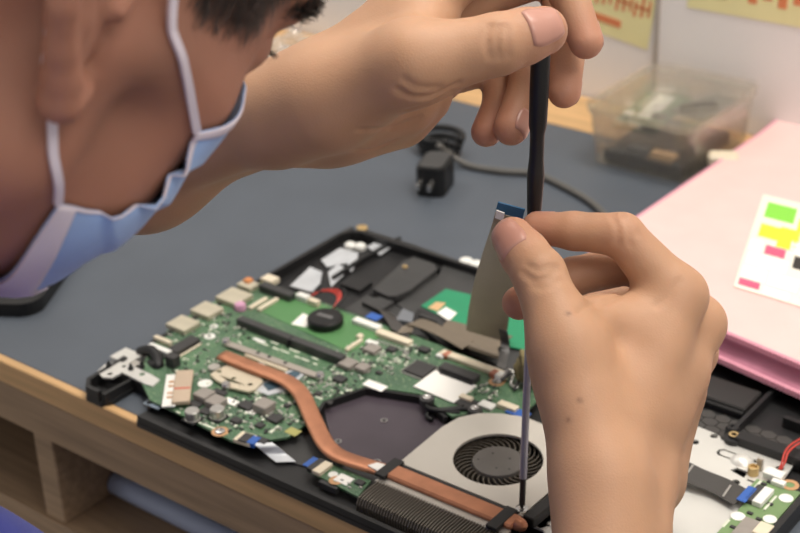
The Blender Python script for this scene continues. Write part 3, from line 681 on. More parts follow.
# white keyboard plate on the right with its openings
pl_holes = [disc_pts(q_[0], q_[1], r_, 14) for (q_, r_) in (((315.9, 161.5, 6.4), 2.2), ((310.4, 150.6, 6.4), 2.2), ((335.3, 163.5, 6.4), 2.2), ((352.1, 164.0, 6.4), 2.2), ((357.2, 154.3, 6.4), 2.2), ((344.3, 130.2, 6.4), 2.2), ((343.3, 152.3, 6.4), 1.8))]
pl_holes.append([(337.1, 138.0, 6.4)[:2], (339.0, 142.1, 6.4)[:2], (345.4, 141.7, 6.4)[:2], (346.1, 135.7, 6.4)[:2]])
pl_holes.append([(347.7, 134.7, 6.4)[:2], (348.1, 136.1, 6.4)[:2], (352.0, 136.1, 6.4)[:2], (351.7, 134.4, 6.4)[:2]])
def uslot(ax_, ay_, sc):
    pts_ = [(0, -3.4), (11, -3.4), (11, -2.2), (1, -2.2), (-0.6, -0.8), (-0.6, 0.8), (1, 2.2), (11, 2.2), (11, 3.4), (0, 3.4), (-2, 1.6), (-2, -1.6)]
    return [(ax_ + p_[0] * sc, ay_ + p_[1] * sc) for p_ in pts_]
q = (325.8, 150.1, 6.4); pl_holes.append(uslot(q[0], q[1], 1.0))
q = (276.4, 42.1, 6.4); pl_holes.append(uslot(q[0], q[1], 0.95))
q = (280.3, 58.0, 6.4); pl_holes.append([(q[0] - 4, q[1] - 3.5), (q[0] + 6, q[1] - 3.5), (q[0] + 6, q[1] + 3.5), (q[0] - 4, q[1] + 3.5)])
plate('keyboard_plate', [(285, 4), (376, 4), (360.9, 167.9, 6.4), (356.3, 168.1, 6.4), (334.7, 168.2, 6.4), (332.8, 166.3, 6.4), (331.2, 160.1, 6.4), (320.5, 160.5, 6.4), (318.8, 162.8, 6.4), (315.8, 164.0, 6.4), (302.3, 164.9, 6.4), (278, 172), (278, 112), (281, 100), (284, 40)], 5.2, 6.4, M_plate, laptop, pl_holes)
q = (338.5, 148.9, 6.4)
lathe('plate_dome', (q[0], q[1], 6.4), (0, 0, 1), [(0, 6.2), (1.2, 5.2), (2.6, 3.2), (3.0, 1.2), (3.0, 0.05)], M_plate, laptop, 24)
q = (348.2, 141.5, 6.4)
lathe('standoff', (q[0], q[1], 6.4), (0, 0, 1), [(0, 2.9), (4.6, 2.9), (4.7, 1.9), (3.4, 1.8), (3.4, 0.05)], M_brass, laptop, 18)
box('plate_lug', q[0] + 1.2, q[1] + 5, 6.4, 3.4, 2, 7.5, M_alu, laptop)
q = (278.1, 61.5, 6.4); box('plate_lug', q[0] - 3, q[1] + 3, 6.4, 2, 8, 5, M_alu, laptop)
box('black_rail', 281, 60, 8, 6.5, 48, 6.0, M_tape, laptop, -3, 0.6)
# dark ribbon crossing the plate
ribbon('dark_ribbon', [(293.3, 121.7, 12.0), (321.0, 116.9, 12.0), (330.6, 116.9, 11.0), (341.4, 117.8, 10.0), (354.9, 114.9, 10.0)], (1.5, 15, 0), 0.5, M_flexdark, laptop)
for q in ((323.8, 117.9, 12.6), (346.4, 115.4, 11.0)):
    box('ribbon_glint', q[0], q[1], q[2] - 0.6, 1.0, 11, 0.3, M_sn, laptop, 6, 0)
# side circuit board
side = plate('side_board', [(357, 40), (357, 119), (353, 122), (353, 136), (376, 138), (376, 40)], 7.4, 8.6, mat('light_green_pcb', rgb(120, 148, 100), 0.42, var=0.14, scale=60), laptop, [disc_pts(*(368.8, 140.5, 8.6)[:2], 2.4, 14)])
q = (368.8, 140.5, 8.6); disc('copper_ring', q[0], q[1], 8.6, 8.8, 4.6, MATS['bare_copper'], side, 20, 2.4)
q = (362.6, 121.4, 10.0); box('ribbon_socket', q[0] + 0.5, q[1], 8.6, 5, 15, 3.0, M_white, side); box('socket_latch', q[0] - 4, q[1], 8.6, 4, 15, 2.6, M_chip, side); box('pin_row', q[0] + 5, q[1] - 1, 8.6, 1.2, 14, 0.9, M_silk, side)
q = (356.0, 118.1, 11.0); box('blue_tab', q[0], q[1], 10.6, 5, 14, 0.6, M_blue, side)
q = (361.5, 141.8, 11.0); box('wire_plug', q[0] - 2, q[1], 8.6, 10, 6.5, 3.4, M_white, side); box('wire_plug', q[0] + 2.5, q[1] - 4.5, 8.6, 7, 4, 2.4, M_white, side)
for (qq, rx_) in (((359.3, 101.9, 8.8), 3.6), ((372.0, 129.0, 8.8), 3.6), ((373.0, 108.7, 8.8), 3.4)):
    disc('white_pad', qq[0], qq[1], 8.6, 8.8, rx_, M_white, side, 18)
q = (367.8, 94.2, 10.0); box('chip', q[0], q[1], 8.6, 9, 16, 1.8, M_ind, side)
q = (375.0, 96.5, 10.0); box('usb_port', q[0], q[1], 8.6, 7, 10, 3, M_cream, side)
for (qx, qy) in ((788, 511), (726, 523), (758, 484), (781, 504), (750, 513), (759, 519)):
    pass
for qq in ((377.4, 119.6, 8.8), (357.1, 93.5, 8.8), (355.5, 131.9, 8.8)):
    box('white_line', qq[0], qq[1], 8.6, 1.4, 7, 0.15, M_silk, side, 0, 0)
for qq in ((363.1, 107.2, 9.0), (368.8, 105.3, 9.0), (361.4, 92.3, 9.0), (358.0, 133.3, 9.0), (359.7, 136.6, 9.0), (367.8, 119.6, 9.0)):
    box('chip', qq[0], qq[1], 8.6, 3.0, 2.0, 0.9, M_chip, side)
for k in (-0.7, 0.7):
    tube('red_wire', [(360.0, 146.1, 11.0), (359.9, 149.4, 14.0), (358.4, 155.8, 16.0), (357.6, 165.9, 15.0), (358.8, 181.3, 12.0)], 0.55, M_redwire, laptop) if k < 0 else tube('red_wire', [(360.8, 146.7, 11.0), (361.1, 150.3, 14.0), (360.0, 155.8, 16.0), (359.7, 165.1, 15.0), (360.3, 177.8, 12.0)], 0.55, M_redwire, laptop)
# honeycomb palm rest, cell by cell
hexm = None
hx0, hy0 = (297.2, 181.6, 4.0)[:2]
for row in range(-1, 4):
    for c in range(-4, 7):
        x = hx0 + c * 9.0 + (row % 2) * 4.5; y = 163 + row * 6.4
        if y > 186 or x < 232 or x > 372: continue
        if hexm is None:
            pts_ = [(4.9 * math.cos(math.radians(60 * k + 30)), 4.0 * math.sin(math.radians(60 * k + 30))) for k in range(6)]
            o = plate('honeycomb_cell', pts_, 3.3, 4.3, mat('honeycomb_plastic', rgb(66, 64, 62), 0.4), tray); hexm = o.data
        else:
            o = bpy.data.objects.new('honeycomb_cell', hexm); COL.objects.link(o); o.parent = tray
        o.location = (x * S, y * S, 0)
box('palm_bar', 281, 202, 3.3, 76, 22, 5.5, mat('palm_bar_plastic', rgb(48, 47, 46), 0.42), laptop, 0, 0.8)
box('palm_bar_edge', 281, 189.6, 3.3, 76, 2.6, 4.0, M_black, laptop, 0, 0.4)
rim('palm_rib', [(323, 168), (323, 212), (325, 236)], 9.5, 2.4, M_case)
lathe('hook_post', (322, 171, 3.2), (0, 0, 1), [(0, 4), (5, 4), (6.5, 3), (6.5, 1.4), (5, 1.3), (5, 0.05)], M_case, laptop, 16)
q = (326.6, 162.8, 11.0)
lathe('brass_insert', (q[0], q[1], 3.2), (0, 0, 1), [(0, 5), (6, 5), (6.2, 3.0), (7.6, 2.8), (7.6, 1.6), (6.4, 1.5), (6.4, 0.05)], M_black, laptop, 18)
disc('brass_ring', q[0], q[1], 10.6, 11.0, 2.7, M_brass, laptop, 18, 1.5)
box('palm_block', 349, 164.5, 3.2, 42, 9, 8, M_black, laptop, 0, 0.6)
rim('palm_rib', [(340, 196), (376, 194)], 9.5, 3, M_case); rim('palm_rib', [(348, 197), (347, 222)], 8, 2, M_case); rim('palm_rib', [(347, 222), (376, 221)], 8, 2, M_case)

# loose wide ribbon cable: leaves its socket, folds over and rises to the fingertips
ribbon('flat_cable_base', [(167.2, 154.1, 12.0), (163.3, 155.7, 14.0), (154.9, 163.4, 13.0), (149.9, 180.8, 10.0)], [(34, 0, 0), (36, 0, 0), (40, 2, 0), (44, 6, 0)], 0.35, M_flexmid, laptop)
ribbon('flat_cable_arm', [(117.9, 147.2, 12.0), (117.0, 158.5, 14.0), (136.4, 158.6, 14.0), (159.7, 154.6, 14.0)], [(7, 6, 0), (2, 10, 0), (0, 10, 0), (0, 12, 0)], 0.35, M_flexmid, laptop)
cab = ribbon('flat_cable', [(174.4, 152.0, 26.1), (187.2, 136.8, 53.0), (210.4, 108.0, 90.3), (234.3, 78.6, 125.9), (255.3, 52.7, 155.2), (261.5, 45.9, 167.8)], [(20.0, 11.5, -6.9), (19.3, 11.3, -6.2), (17.2, 10.2, -5.3), (14.3, 8.5, -4.4), (12.0, 7.1, -3.7), (10.5, 6.3, -3.2)], 0.3, M_flex, laptop)
ribbon('flat_cable_tail', [(193.5, 141.3, 41.4), (191.7, 146.0, 28.8), (198.1, 132.6, 22.5)], [(4.4, 2.4, -1.6), (4.5, 2.5, -1.7), (4.4, 2.4, -1.6)], 0.3, M_flexdark, laptop)
ribbon('cable_stiffener', [(263.5, 43.0, 169.9), (266.8, 40.1, 176.6)], [(10.5, 6.1, -3.4), (10.4, 6.1, -3.3)], 0.6, M_teal, laptop, sm=0)
ribbon('cable_label', [(261.9, 37.4, 169.7), (263.6, 36.1, 174.4)], [(3.2, 1.7, -1.3), (3.2, 1.7, -1.3)], 0.5, M_label, laptop, sm=0)

# ---------------------------------------------------------------- screwdriver
tip_pt = Vector((TIPX, TIPY, 13.9)); top_pt = Vector((275.2, 49.2, 243.5))
dax = (top_pt - tip_pt).normalized()
def on_driver(py_frac): return tip_pt + (top_pt - tip_pt) * py_frac
LEN = (top_pt - tip_pt).length
driver = empty('screwdriver', 'black precision screwdriver with thin steel shaft held upright over the fan', 'screwdriver')
lathe('tip', tip_pt, dax, [(0, 0.6), (1.6, 1.2), (2.2, 1.55), (18, 1.55)], M_tip, driver, 14)
hb = LEN * 0.672
lathe('shaft', tip_pt, dax, [(18, 1.85), (hb + 4, 1.85)], M_shaft, driver, 14)
lathe('handle', tip_pt, dax, [(hb, 2.6), (hb + 1.5, 3.1), (hb + 12, 3.5), (hb + 22, 3.9), (hb + 25, 3.7), (hb + 31, 3.2), (hb + 42, 3.2), (hb + 46, 4.0), (hb + 62, 4.2), (hb + 82, 4.2), (hb + 86, 3.6), (hb + 86.5, 0.2)], M_rubber, driver, 20)

# ---------------------------------------------------------------- the person: implicit surfaces turned into meshes
A_ = np.array
def smin(a, b, k):
    if k <= 0: return np.minimum(a, b)
    h = np.clip(0.5 + 0.5 * (b - a) / k, 0, 1)
    return b + (a - b) * h - k * h * (1 - h)
def cone(P, a, b, ra, rb):
    a = A_(a, float); b = A_(b, float); ba = b - a
    pa = P - a
    h = np.clip(pa @ ba / max(ba @ ba, 1e-9), 0, 1)
    return np.linalg.norm(pa - h[..., None] * ba, axis=-1) - (ra + (rb - ra) * h)
def ellipsoid(P, c, r, Rm=None):
    p = P - A_(c, float)
    if Rm is not None: p = p @ Rm
    r = A_(r, float)
    k0 = np.linalg.norm(p / r, axis=-1); k1 = np.linalg.norm(p / (r * r), axis=-1)
    return k0 * (k0 - 1.0) / np.maximum(k1, 1e-9)
def surface_nets(fun, lo, hi, h):
    """Mesh the zero level of fun inside the box lo..hi with cell size h."""
    lo = A_(lo, float); hi = A_(hi, float); n = np.ceil((hi - lo) / h).astype(int) + 1
    # coarse pass finds the blocks near the surface, fine pass evaluates only those
    B = 6; nb = np.ceil((n - 1) / B).astype(int)
    cc = np.stack(np.meshgrid(*[lo[i] + (np.arange(nb[i]) + 0.5) * B * h for i in range(3)], indexing='ij'), -1)
    dc = fun(cc.reshape(-1, 3)).reshape(nb)
    near = np.abs(dc) < B * h * 1.35
    n = nb * B + 1
    D = np.where(np.repeat(np.repeat(np.repeat(dc, B, 0), B, 1), B, 2) > 0, 1e3, -1e3)
    D = np.pad(D, ((0, 1), (0, 1), (0, 1)), mode='edge')
    bi = np.argwhere(near)
    g = np.arange(B + 1); off = np.stack(np.meshgrid(g, g, g, indexing='ij'), -1).reshape(-1, 3)
    idx = (bi[:, None, :] * B + off[None]).reshape(-1, 3)
    flat = np.unique(np.ravel_multi_index(idx.T, n))
    ijk = np.stack(np.unravel_index(flat, n), -1)
    out = np.empty(len(flat))
    for s in range(0, len(flat), 400000):
        out[s:s + 400000] = fun(lo + ijk[s:s + 400000] * h)
    D.ravel()[flat] = out
    neg = D < 0
    c = np.zeros(tuple(n - 1), int)
    for dx in (0, 1):
        for dy in (0, 1):
            for dz in (0, 1): c += neg[dx:n[0] - 1 + dx, dy:n[1] - 1 + dy, dz:n[2] - 1 + dz]
    act = np.argwhere((c > 0) & (c < 8))
    vid = -np.ones(tuple(n - 1), int); vid[tuple(act.T)] = np.arange(len(act))
    acc = np.zeros((len(act), 3)); cnt = np.zeros(len(act))
    corners = [(x, y, z) for x in (0, 1) for y in (0, 1) for z in (0, 1)]
    for a in corners:
        for ax in range(3):
            if a[ax]: continue
            b = list(a); b[ax] = 1
            d0 = D[tuple((act + a).T)]; d1 = D[tuple((act + b).T)]
            m = (d0 < 0) != (d1 < 0)
            t = np.where(m, d0 / np.where(m, d0 - d1, 1), 0)
            p = np.tile(A_(a, float), (len(act), 1)); p[:, ax] += t
            acc += p * m[:, None]; cnt += m
    vert = lo + (act + acc / np.maximum(cnt, 1)[:, None]) * h
    quads = []
    for ax in range(3):
        u, v = (ax + 1) % 3, (ax + 2) % 3
        sl0 = [slice(None)] * 3; sl1 = [slice(None)] * 3
        sl0[ax] = slice(0, n[ax] - 1); sl1[ax] = slice(1, n[ax])
        s0 = neg[tuple(sl0)]; s1 = neg[tuple(sl1)]
        e = np.argwhere(s0 != s1)
        ok = (e[:, u] > 0) & (e[:, v] > 0) & (e[:, u] < n[u] - 1) & (e[:, v] < n[v] - 1)
        e = e[ok]
        flip = s0[tuple(e.T)]
        q = []
        for (du, dv) in ((0, 0), (-1, 0), (-1, -1), (0, -1)):
            w = e.copy(); w[:, u] += du; w[:, v] += dv; q.append(vid[tuple(w.T)])
        q = np.stack(q, 1)
        q = np.where(flip[:, None], q, q[:, ::-1])
        quads.append(q[(q >= 0).all(1)])
    return vert, np.concatenate(quads)
def np_obj(name, verts, quads, material, parent, smooth=True):
    me = bpy.data.meshes.new(name)
    me.vertices.add(len(verts)); me.vertices.foreach_set('co', (np.asarray(verts) * S).ravel().astype(np.float32))
    nq = len(quads)
    me.loops.add(nq * 4); me.loops.foreach_set('vertex_index', np.asarray(quads).ravel().astype(np.int32))
    me.polygons.add(nq); me.polygons.foreach_set('loop_start', (np.arange(nq) * 4).astype(np.int32))
    me.update(calc_edges=True); me.validate()
    if smooth: me.shade_smooth()
    return link(name, me, material, parent)

person = empty('person', 'person in a blue top and face mask bending over the laptop with both hands raised', 'person')

# ------------------------------------------------ hands
RH = dict(
    elbow=(505, -262, 5), fore=(394.6, -89.9, 25.9), wrist=(363.3, -27.5, 77.5),
    fing=[
        # metacarpal base, knuckle, middle joint, end joint, tip; radii
        ('index', [(347.1, -6.8, 93.6), (341.5, 57.7, 145.8), (316.6, 51.6, 171.0), (295.9, 45.8, 169.7), (279.8, 40.9, 168.7)], [15, 12.2, 9.6, 8.3, 7.2]),
        ('middle', [(352.3, 3.1, 84.9), (343.4, 74.2, 124.8), (314.9, 68.3, 150.3), (294.0, 48.2, 145.2), (282.1, 23.4, 139.5)], [15, 12.2, 9.6, 8.6, 7.6]),
        ('ring', [(348.4, 15.6, 78.1), (337.5, 82.0, 104.5), (308.4, 85.6, 123.2), (291.8, 72.2, 118.8), (285.3, 53.0, 115.0)], [13.5, 11.4, 9.2, 8.2, 7.4]),
        ('little', [(346.3, 23.4, 70.6), (329.9, 81.0, 86.1), (304.3, 87.4, 98.4), (291.8, 78.8, 98.3), (286.0, 68.4, 98.2)], [12, 10.5, 8.2, 7.4, 6.6])],
    thumb=([(352.3, -23.9, 100.6), (322.4, -2.1, 143.7), (301.1, 9.7, 165.5), (282.0, 18.5, 173.5)], [17, 13.8, 11.2, 9.2]),
    web=[((321.8, 22.8, 142.8), (335.1, 46.3, 136.2), 12, 13), ((325.3, 0.9, 127.2), (341.2, 29.2, 107.3), 16, 18), ((338.6, -1.5, 107.5), (336.7, 47.1, 96.3), 18, 16)],
    heel=[((349.8, 26.1, 70.5), (331.3, 75.1, 79.7), 14, 12)],
    wr=(27, 14.5), fr=(30, 34), wside=(363.4, 1.0, 59.6), wside0=(358.2, -43.7, 85.4))
LH = dict(
    elbow=(-62, -118, 178), fore=(107.8, -33.4, 185.6), wrist=(183.5, -15.4, 219.5),
    fing=[
        ('index', [(200.7, -8.5, 237.5), (233.9, 40.0, 275.1), (250.7, 79.4, 283.9), (272.9, 74.0, 266.5), (287.5, 65.6, 249.1)], [15, 12.0, 9.4, 8.4, 7.4]),
        ('middle', [(193.3, -0.6, 228.0), (225.4, 63.3, 259.7), (246.2, 104.9, 262.6), (268.7, 82.5, 240.7), (277.7, 64.6, 224.7)], [15, 12.0, 9.2, 8.0, 7.2]),
        ('ring', [(188.3, 5.8, 217.4), (222.0, 61.5, 239.2), (239.7, 95.3, 238.5), (251.9, 75.4, 219.8), (257.2, 53.8, 206.9)], [15, 11.4, 9.2, 8.6, 7.9]),
        ('little', [(185.2, 10.2, 210.4), (212.3, 58.9, 220.8), (228.6, 83.7, 221.3), (238.6, 72.3, 209.3), (242.4, 55.5, 201.1)], [14, 10.5, 8.2, 7.6, 6.9])],
    thumb=([(213.6, -22.5, 235.6), (254.0, -11.4, 255.9), (279.7, 10.7, 262.6), (289.5, 28.5, 264.8)], [19, 15.5, 12.2, 10.0]),
    web=[((243.0, -0.9, 256.7), (235.2, 25.0, 261.8), 11, 11), ((224.9, -4.2, 241.0), (227.9, 20.0, 252.2), 17, 15), ((210.7, -4.7, 224.7), (222.2, 19.1, 224.9), 17, 16)],
    heel=[((193.9, 3.9, 207.8), (207.6, 37.0, 206.4), 15, 14), ((204.2, 6.0, 216.0), (218.7, 38.1, 220.9), 16, 14)],
    wr=(20, 18), fr=(33, 34), wside=(164.6, 9.8, 204.1), wside0=(199.5, -37.0, 232.9))
def hand_sdf(H, sides=True):
    w = A_(H['wrist']); el = A_(H['elbow']); fo = A_(H['fore'])
    w1 = A_(H['wside']); w0 = A_(H['wside0'])
    half = (w1 - w0) / 2
    def fun(P):
        P = np.asarray(P, float)
        r1 = H['wr'][0] * 0.72
        palm = cone(P, w - half * 0.42, fo - half * 0.45, H['wr'][1], H['fr'][0] * 0.66)
        palm = smin(palm, cone(P, w + half * 0.42, fo + half * 0.45, H['wr'][1], H['fr'][0] * 0.66), 12)
        palm = smin(palm, cone(P, fo, el, H['fr'][0], H['fr'][1] + 6), 18)
        for (_, J, R_) in H['fing']:
            palm = smin(palm, cone(P, J[0], J[1], R_[0], R_[1]), 11)
        for k in range(3):
            a, b = H['fing'][k], H['fing'][k + 1]
            palm = smin(palm, cone(P, (A_(a[1][0]) + A_(a[1][1]) * 2) / 3, (A_(b[1][0]) + A_(b[1][1]) * 2) / 3, 11, 11), 9)
            palm = smin(palm, cone(P, w - half * 0.4 * (1 - k), A_(a[1][0]), H['wr'][1], 15), 12)
        for (a, b, ra, rb) in H['web'] + H['heel']:
            palm = smin(palm, cone(P, a, b, ra, rb), 12)
        TJ, TR = H['thumb']
        palm = smin(palm, cone(P, TJ[0], TJ[1], TR[0], TR[1]), 14)
        palm = smin(palm, cone(P, w - half * 0.4, TJ[0], H['wr'][1], TR[0] * 0.9), 14)
        res = palm.copy()
        def digit(J, R_, k):
            f = cone(P, J[0], J[1], R_[0], R_[1] * 0.98)
            f = smin(f, cone(P, J[1], J[2], R_[1], R_[2]), 2.5)
            if len(J) > 3: f = smin(f, cone(P, J[2], J[3], R_[2], R_[3]), 2.5)
            return smin(palm, f, k)
        for (_, J, R_) in H['fing']:
            res = np.minimum(res, digit(J[1:], R_[1:], 7))
        f = cone(P, TJ[1], TJ[2], TR[1], TR[2])
        mid = (A_(TJ[2]) * 0.45 + A_(TJ[3]) * 0.55)
        f = smin(f, cone(P, TJ[2], mid, TR[2], TR[3] * 1.12), 3)
        f = smin(f, cone(P, mid, TJ[3], TR[3] * 1.1, TR[3]), 3)
        res = np.minimum(res, smin(palm, f, 10))
        for (pts, r_) in H.get('crease', []):
            lo_ = A_(pts).min(0) - 5; hi_ = A_(pts).max(0) + 5
            m = ((P > lo_) & (P < hi_)).all(-1)
            if m.any():
                Pm = P[m]; c = np.full(len(Pm), 1e3)
                for i in range(len(pts) - 1): c = np.minimum(c, cone(Pm, pts[i], pts[i + 1], r_, r_))
                res[m] = -smin(-res[m], c, 1.6)
        return res
    return fun
def bounds(H, pad=24):
    pts = [H['elbow'], H['fore'], H['wrist'], H['wside'], H['wside0']] + sum([f[1] for f in H['fing']], []) + H['thumb'][0]
    p = A_(pts); return p.min(0) - pad - 14, p.max(0) + pad + 14

# ------------------------------------------------ head (own axes: x to its right, y forward, z up; origin between the ears)
HP = A_([224.0, -181.0, 343.0])
HR = A_([[0.972, 0.025, 0.235], [-0.177, 0.735, 0.654], [-0.157, -0.677, 0.719]])
_u, _s, _v = np.linalg.svd(HR); HR = _u @ _v
def h2w(p): return np.asarray(p, float) @ HR.T + HP
def w2h(p): return (np.asarray(p, float) - HP) @ HR
NECK = w2h((205, -296, 205)); NECK2 = w2h((198, -330, 110))
EAR_C = A_([75.0, -8.0, 0.0])
def ear_sdf(P, side):
    up = A_([0.10 * side, -0.50, 0.86]); back = A_([0.46 * side, -0.86, -0.30]); back /= np.linalg.norm(back)
    up = up - back * (up @ back); up /= np.linalg.norm(up)
    c = A_([71.0 * side, -7.0, 4.0])
    def pt(b, u, o=0.0): return c + back * b + up * u + np.cross(back, up) * o * (1 if side > 0 else -1)
    curve = [(3, 12, 3.6), (4, 22, 3.8), (10, 31, 4.0), (20, 33, 4.2), (29, 25, 4.2), (31, 12, 4.2), (28, -3, 4.2), (21, -15, 4.6), (15, -24, 5.6), (11, -31, 6.4), (6, -28, 6.0)]
    d = None
    for i in range(len(curve) - 1):
        a, b = curve[i], curve[i + 1]
        q = cone(P, pt(a[0], a[1]), pt(b[0], b[1]), a[2], b[2])
        d = q if d is None else smin(d, q, 2)
    inner = [(20, 20, 3.2), (21, 8, 3.4), (18, -6, 3.6), (11, -16, 3.6)]
    for i in range(3):
        d = smin(d, cone(P, pt(inner[i][0], inner[i][1]), pt(inner[i + 1][0], inner[i + 1][1]), inner[i][2], inner[i + 1][2]), 3)
    Rm = np.stack([back, up, np.cross(back, up)], 1)
    d = smin(d, ellipsoid(P, pt(14, 4), (16, 30, 2.6), Rm), 2)
    d = smin(d, cone(P, pt(11, 14, 6), pt(11, -10, 6), 6.5, 6.5), 6)
    d = smin(d, cone(P, pt(0, 0, -1), pt(5, -3, -4), 5.0, 3.6), 3)
    return d
def head_sdf(P, ears=True):
    P = np.asarray(P, float)
    Q = P.copy(); Q[..., 0] = np.abs(Q[..., 0])
    d = ellipsoid(P, (0, -14, 46), (75, 94, 84))
    d = smin(d, ellipsoid(P, (0, 38, 8), (62, 58, 70)), 20)
    d = smin(d, ellipsoid(P, (0, 42, -38), (50, 46, 48)), 18)
    d = smin(d, cone(Q, (52, 6, -46), (24, 58, -74), 17, 15), 16)
    d = smin(d, cone(Q, (50, 6, -46), (58, 4, -10), 17, 15), 16)
    d = smin(d, cone(P, (-9, 70, -84), (9, 70, -84), 13, 13), 12)
    d = smin(d, cone(Q, (48, 56, -8), (60, 22, -2), 15, 11), 14)
    d = smin(d, cone(Q, (12, 88, 36), (42, 76, 38), 9, 9), 10)
    d = smin(d, cone(P, (0, 88, 24), (0, 102, -20), 7, 8.5), 8)
    d = smin(d, cone(Q, (10, 92, -26), (0, 98, -24), 7, 8), 6)
    d = smin(d, cone(P, (-14, 84, -54), (14, 84, -54), 8, 8), 8)
    # eye sockets
    e = ellipsoid(Q, (34, 92, 18), (17, 12, 11))
    d = -smin(-d, e, 8)
    d = smin(d, ellipsoid(Q, (33, 74, 18), (14.5, 13.5, 12.5)), 3)
    # neck
    d = smin(d, ellipsoid(Q, (35, 42, -40), (27, 32, 34)), 14)
    d = smin(d, cone(P, (0, -26, -34), NECK, 50, 54), 22)
    d = smin(d, cone(P, NECK, NECK2, 54, 62), 20)
    if ears:
        d = smin(d, ear_sdf(P, 1), 3.0)
        d = smin(d, ear_sdf(P, -1), 3.0)
    return d
def grad(fun, P, e=0.5):
    g = np.stack([fun(P + A_(k) * e) - fun(P - A_(k) * e) for k in ((1, 0, 0), (0, 1, 0), (0, 0, 1))], -1)
    return g / np.maximum(np.linalg.norm(g, axis=-1, keepdims=True), 1e-9)

def add_creases(H, lines):
    f0 = hand_sdf(H); out = []
    for (pts, depth) in lines:
        P = A_([tuple(p) for p in catmull(pts, 3)])
        ey_ = A_(tuple(cam.matrix_world.translation)) / S
        dr = P - ey_; dr /= np.linalg.norm(dr, axis=1)[:, None]
        P = P - dr * 45
        for _ in range(40): P = P + dr * np.clip(f0(P), -3, 12)[:, None] * 0.8
        g = grad(f0, P)
        r_ = 1.4
        out.append(([tuple(p) for p in P + g * (r_ - depth)], r_))
    H['crease'] = out
add_creases(RH, [
    ([(301.4, -3.0, 172.0), (306.9, -3.0, 169.9), (311.2, 0.9, 170.5), (311.5, 8.0, 172.1)], 0.75),
    ([(302.0, -0.9, 174.6), (307.1, -0.4, 173.5), (310.3, 5.3, 173.9)], 0.6),
    ([(307.2, -4.1, 167.7), (312.2, -2.9, 167.8), (315.3, 3.6, 169.6)], 0.5),
    ([(322.8, 6.1, 155.7), (323.2, 15.0, 155.6), (325.6, 24.0, 153.2), (328.4, 35.8, 154.6)], 0.8),
    ([(315.3, 44.5, 183.6), (319.8, 42.2, 179.0), (320.6, 41.2, 172.1)], 0.5),
    ([(318.7, 47.1, 183.4), (323.5, 45.1, 178.9), (324.7, 44.3, 171.9)], 0.5),
    ([(321.8, 50.3, 180.1), (326.3, 48.0, 175.6)], 0.45),
    ([(341.6, 37.6, 150.1), (345.7, 41.0, 154.6), (347.2, 48.3, 159.5)], 0.4)])
add_creases(LH, [
    ([(280.8, 3.6, 272.3), (283.7, -2.7, 268.1), (285.4, -2.6, 261.8)], 0.7),
    ([(283.6, 5.7, 272.2), (286.8, -0.3, 267.9), (288.2, -0.4, 261.7)], 0.8),
    ([(286.1, 7.6, 272.1), (289.9, 2.1, 267.8), (290.5, 1.8, 262.3)], 0.6),
    ([(252.8, -20.7, 247.5), (256.8, -16.9, 244.2), (261.4, -8.3, 242.8), (264.5, 4.0, 244.7)], 1.1),
    ([(253.7, -17.7, 251.0), (257.8, -14.0, 247.3), (262.5, -5.6, 245.6)], 0.8),
    ([(246.2, 12.9, 219.2), (249.6, 20.0, 225.8), (251.2, 25.2, 231.8)], 0.9),
    ([(252.3, -14.0, 236.6), (257.6, -6.1, 237.8), (259.0, 7.4, 239.0)], 0.7),
    ([(220.5, -12.9, 211.2), (227.2, -7.7, 211.0), (233.1, 1.6, 213.7)], 0.8),
    ([(224.6, -11.9, 221.0), (233.9, -1.8, 220.6), (239.9, 10.0, 222.5)], 0.6)])
fr_ = hand_sdf(RH); fl_ = hand_sdf(LH)
vR, qR = surface_nets(fr_, *bounds(RH), 1.25)
vL, qL = surface_nets(fl_, *bounds(LH), 1.25)
vH, qH = surface_nets(head_sdf, (-112, -190, -260), (112, 140, 142), 2.0)
vHw = h2w(vH)
body_v = np.concatenate([vR, vL, vHw])
body_q = np.concatenate([qR, qL + len(vR), qH + len(vR) + len(vL)])
body = np_obj('body', body_v, body_q, M_skin, person)
# skin tone differences: pinker fingertips and knuckles, darker face, scalp under the hair, faint stubble
base = A_(rgb(190, 147, 116)[:3]); pinkc = A_(rgb(188, 128, 107)[:3]); facec = A_(rgb(170, 119, 98)[:3]); scalp = A_(rgb(70, 52, 44)[:3]); beard = A_(rgb(128, 94, 78)[:3])
colr = np.tile(base, (len(body_v), 1))
def blend(mask, c): 
    global colr
    colr = colr * (1 - mask[:, None]) + c * mask[:, None]
hv = body_v[:len(vR) + len(vL)]
mk = np.zeros(len(hv))
for H in (RH, LH):
    for (_, J, R_) in H['fing']:
        mk = np.maximum(mk, 0.75 * np.exp(-((np.linalg.norm(hv - A_(J[4]), axis=1) / 14) ** 2)))
        for j in (2, 3): mk = np.maximum(mk, 0.35 * np.exp(-((np.linalg.norm(hv - A_(J[j]), axis=1) / 11) ** 2)))
    mk = np.maximum(mk, 0.6 * np.exp(-((np.linalg.norm(hv - A_(H['thumb'][0][3]), axis=1) / 16) ** 2)))
blend(np.concatenate([mk, np.zeros(len(vH))]), pinkc)
for (H_, f_, mp) in ((RH, fr_, (324.4, -4.4, 159.6)), (RH, fr_, (340.8, -20.6, 132.6)), (RH, fr_, (339.9, -27.9, 127.1))):
    mp = A_([mp], float)
    for _ in range(6): mp = mp - grad(f_, mp) * f_(mp)[:, None]
    mm = np.zeros(len(body_v)); mm[:len(hv)] = 0.65 * np.exp(-((np.linalg.norm(hv - mp, axis=1) / 1.1) ** 2))
    blend(mm, A_(rgb(96, 62, 48)[:3]))
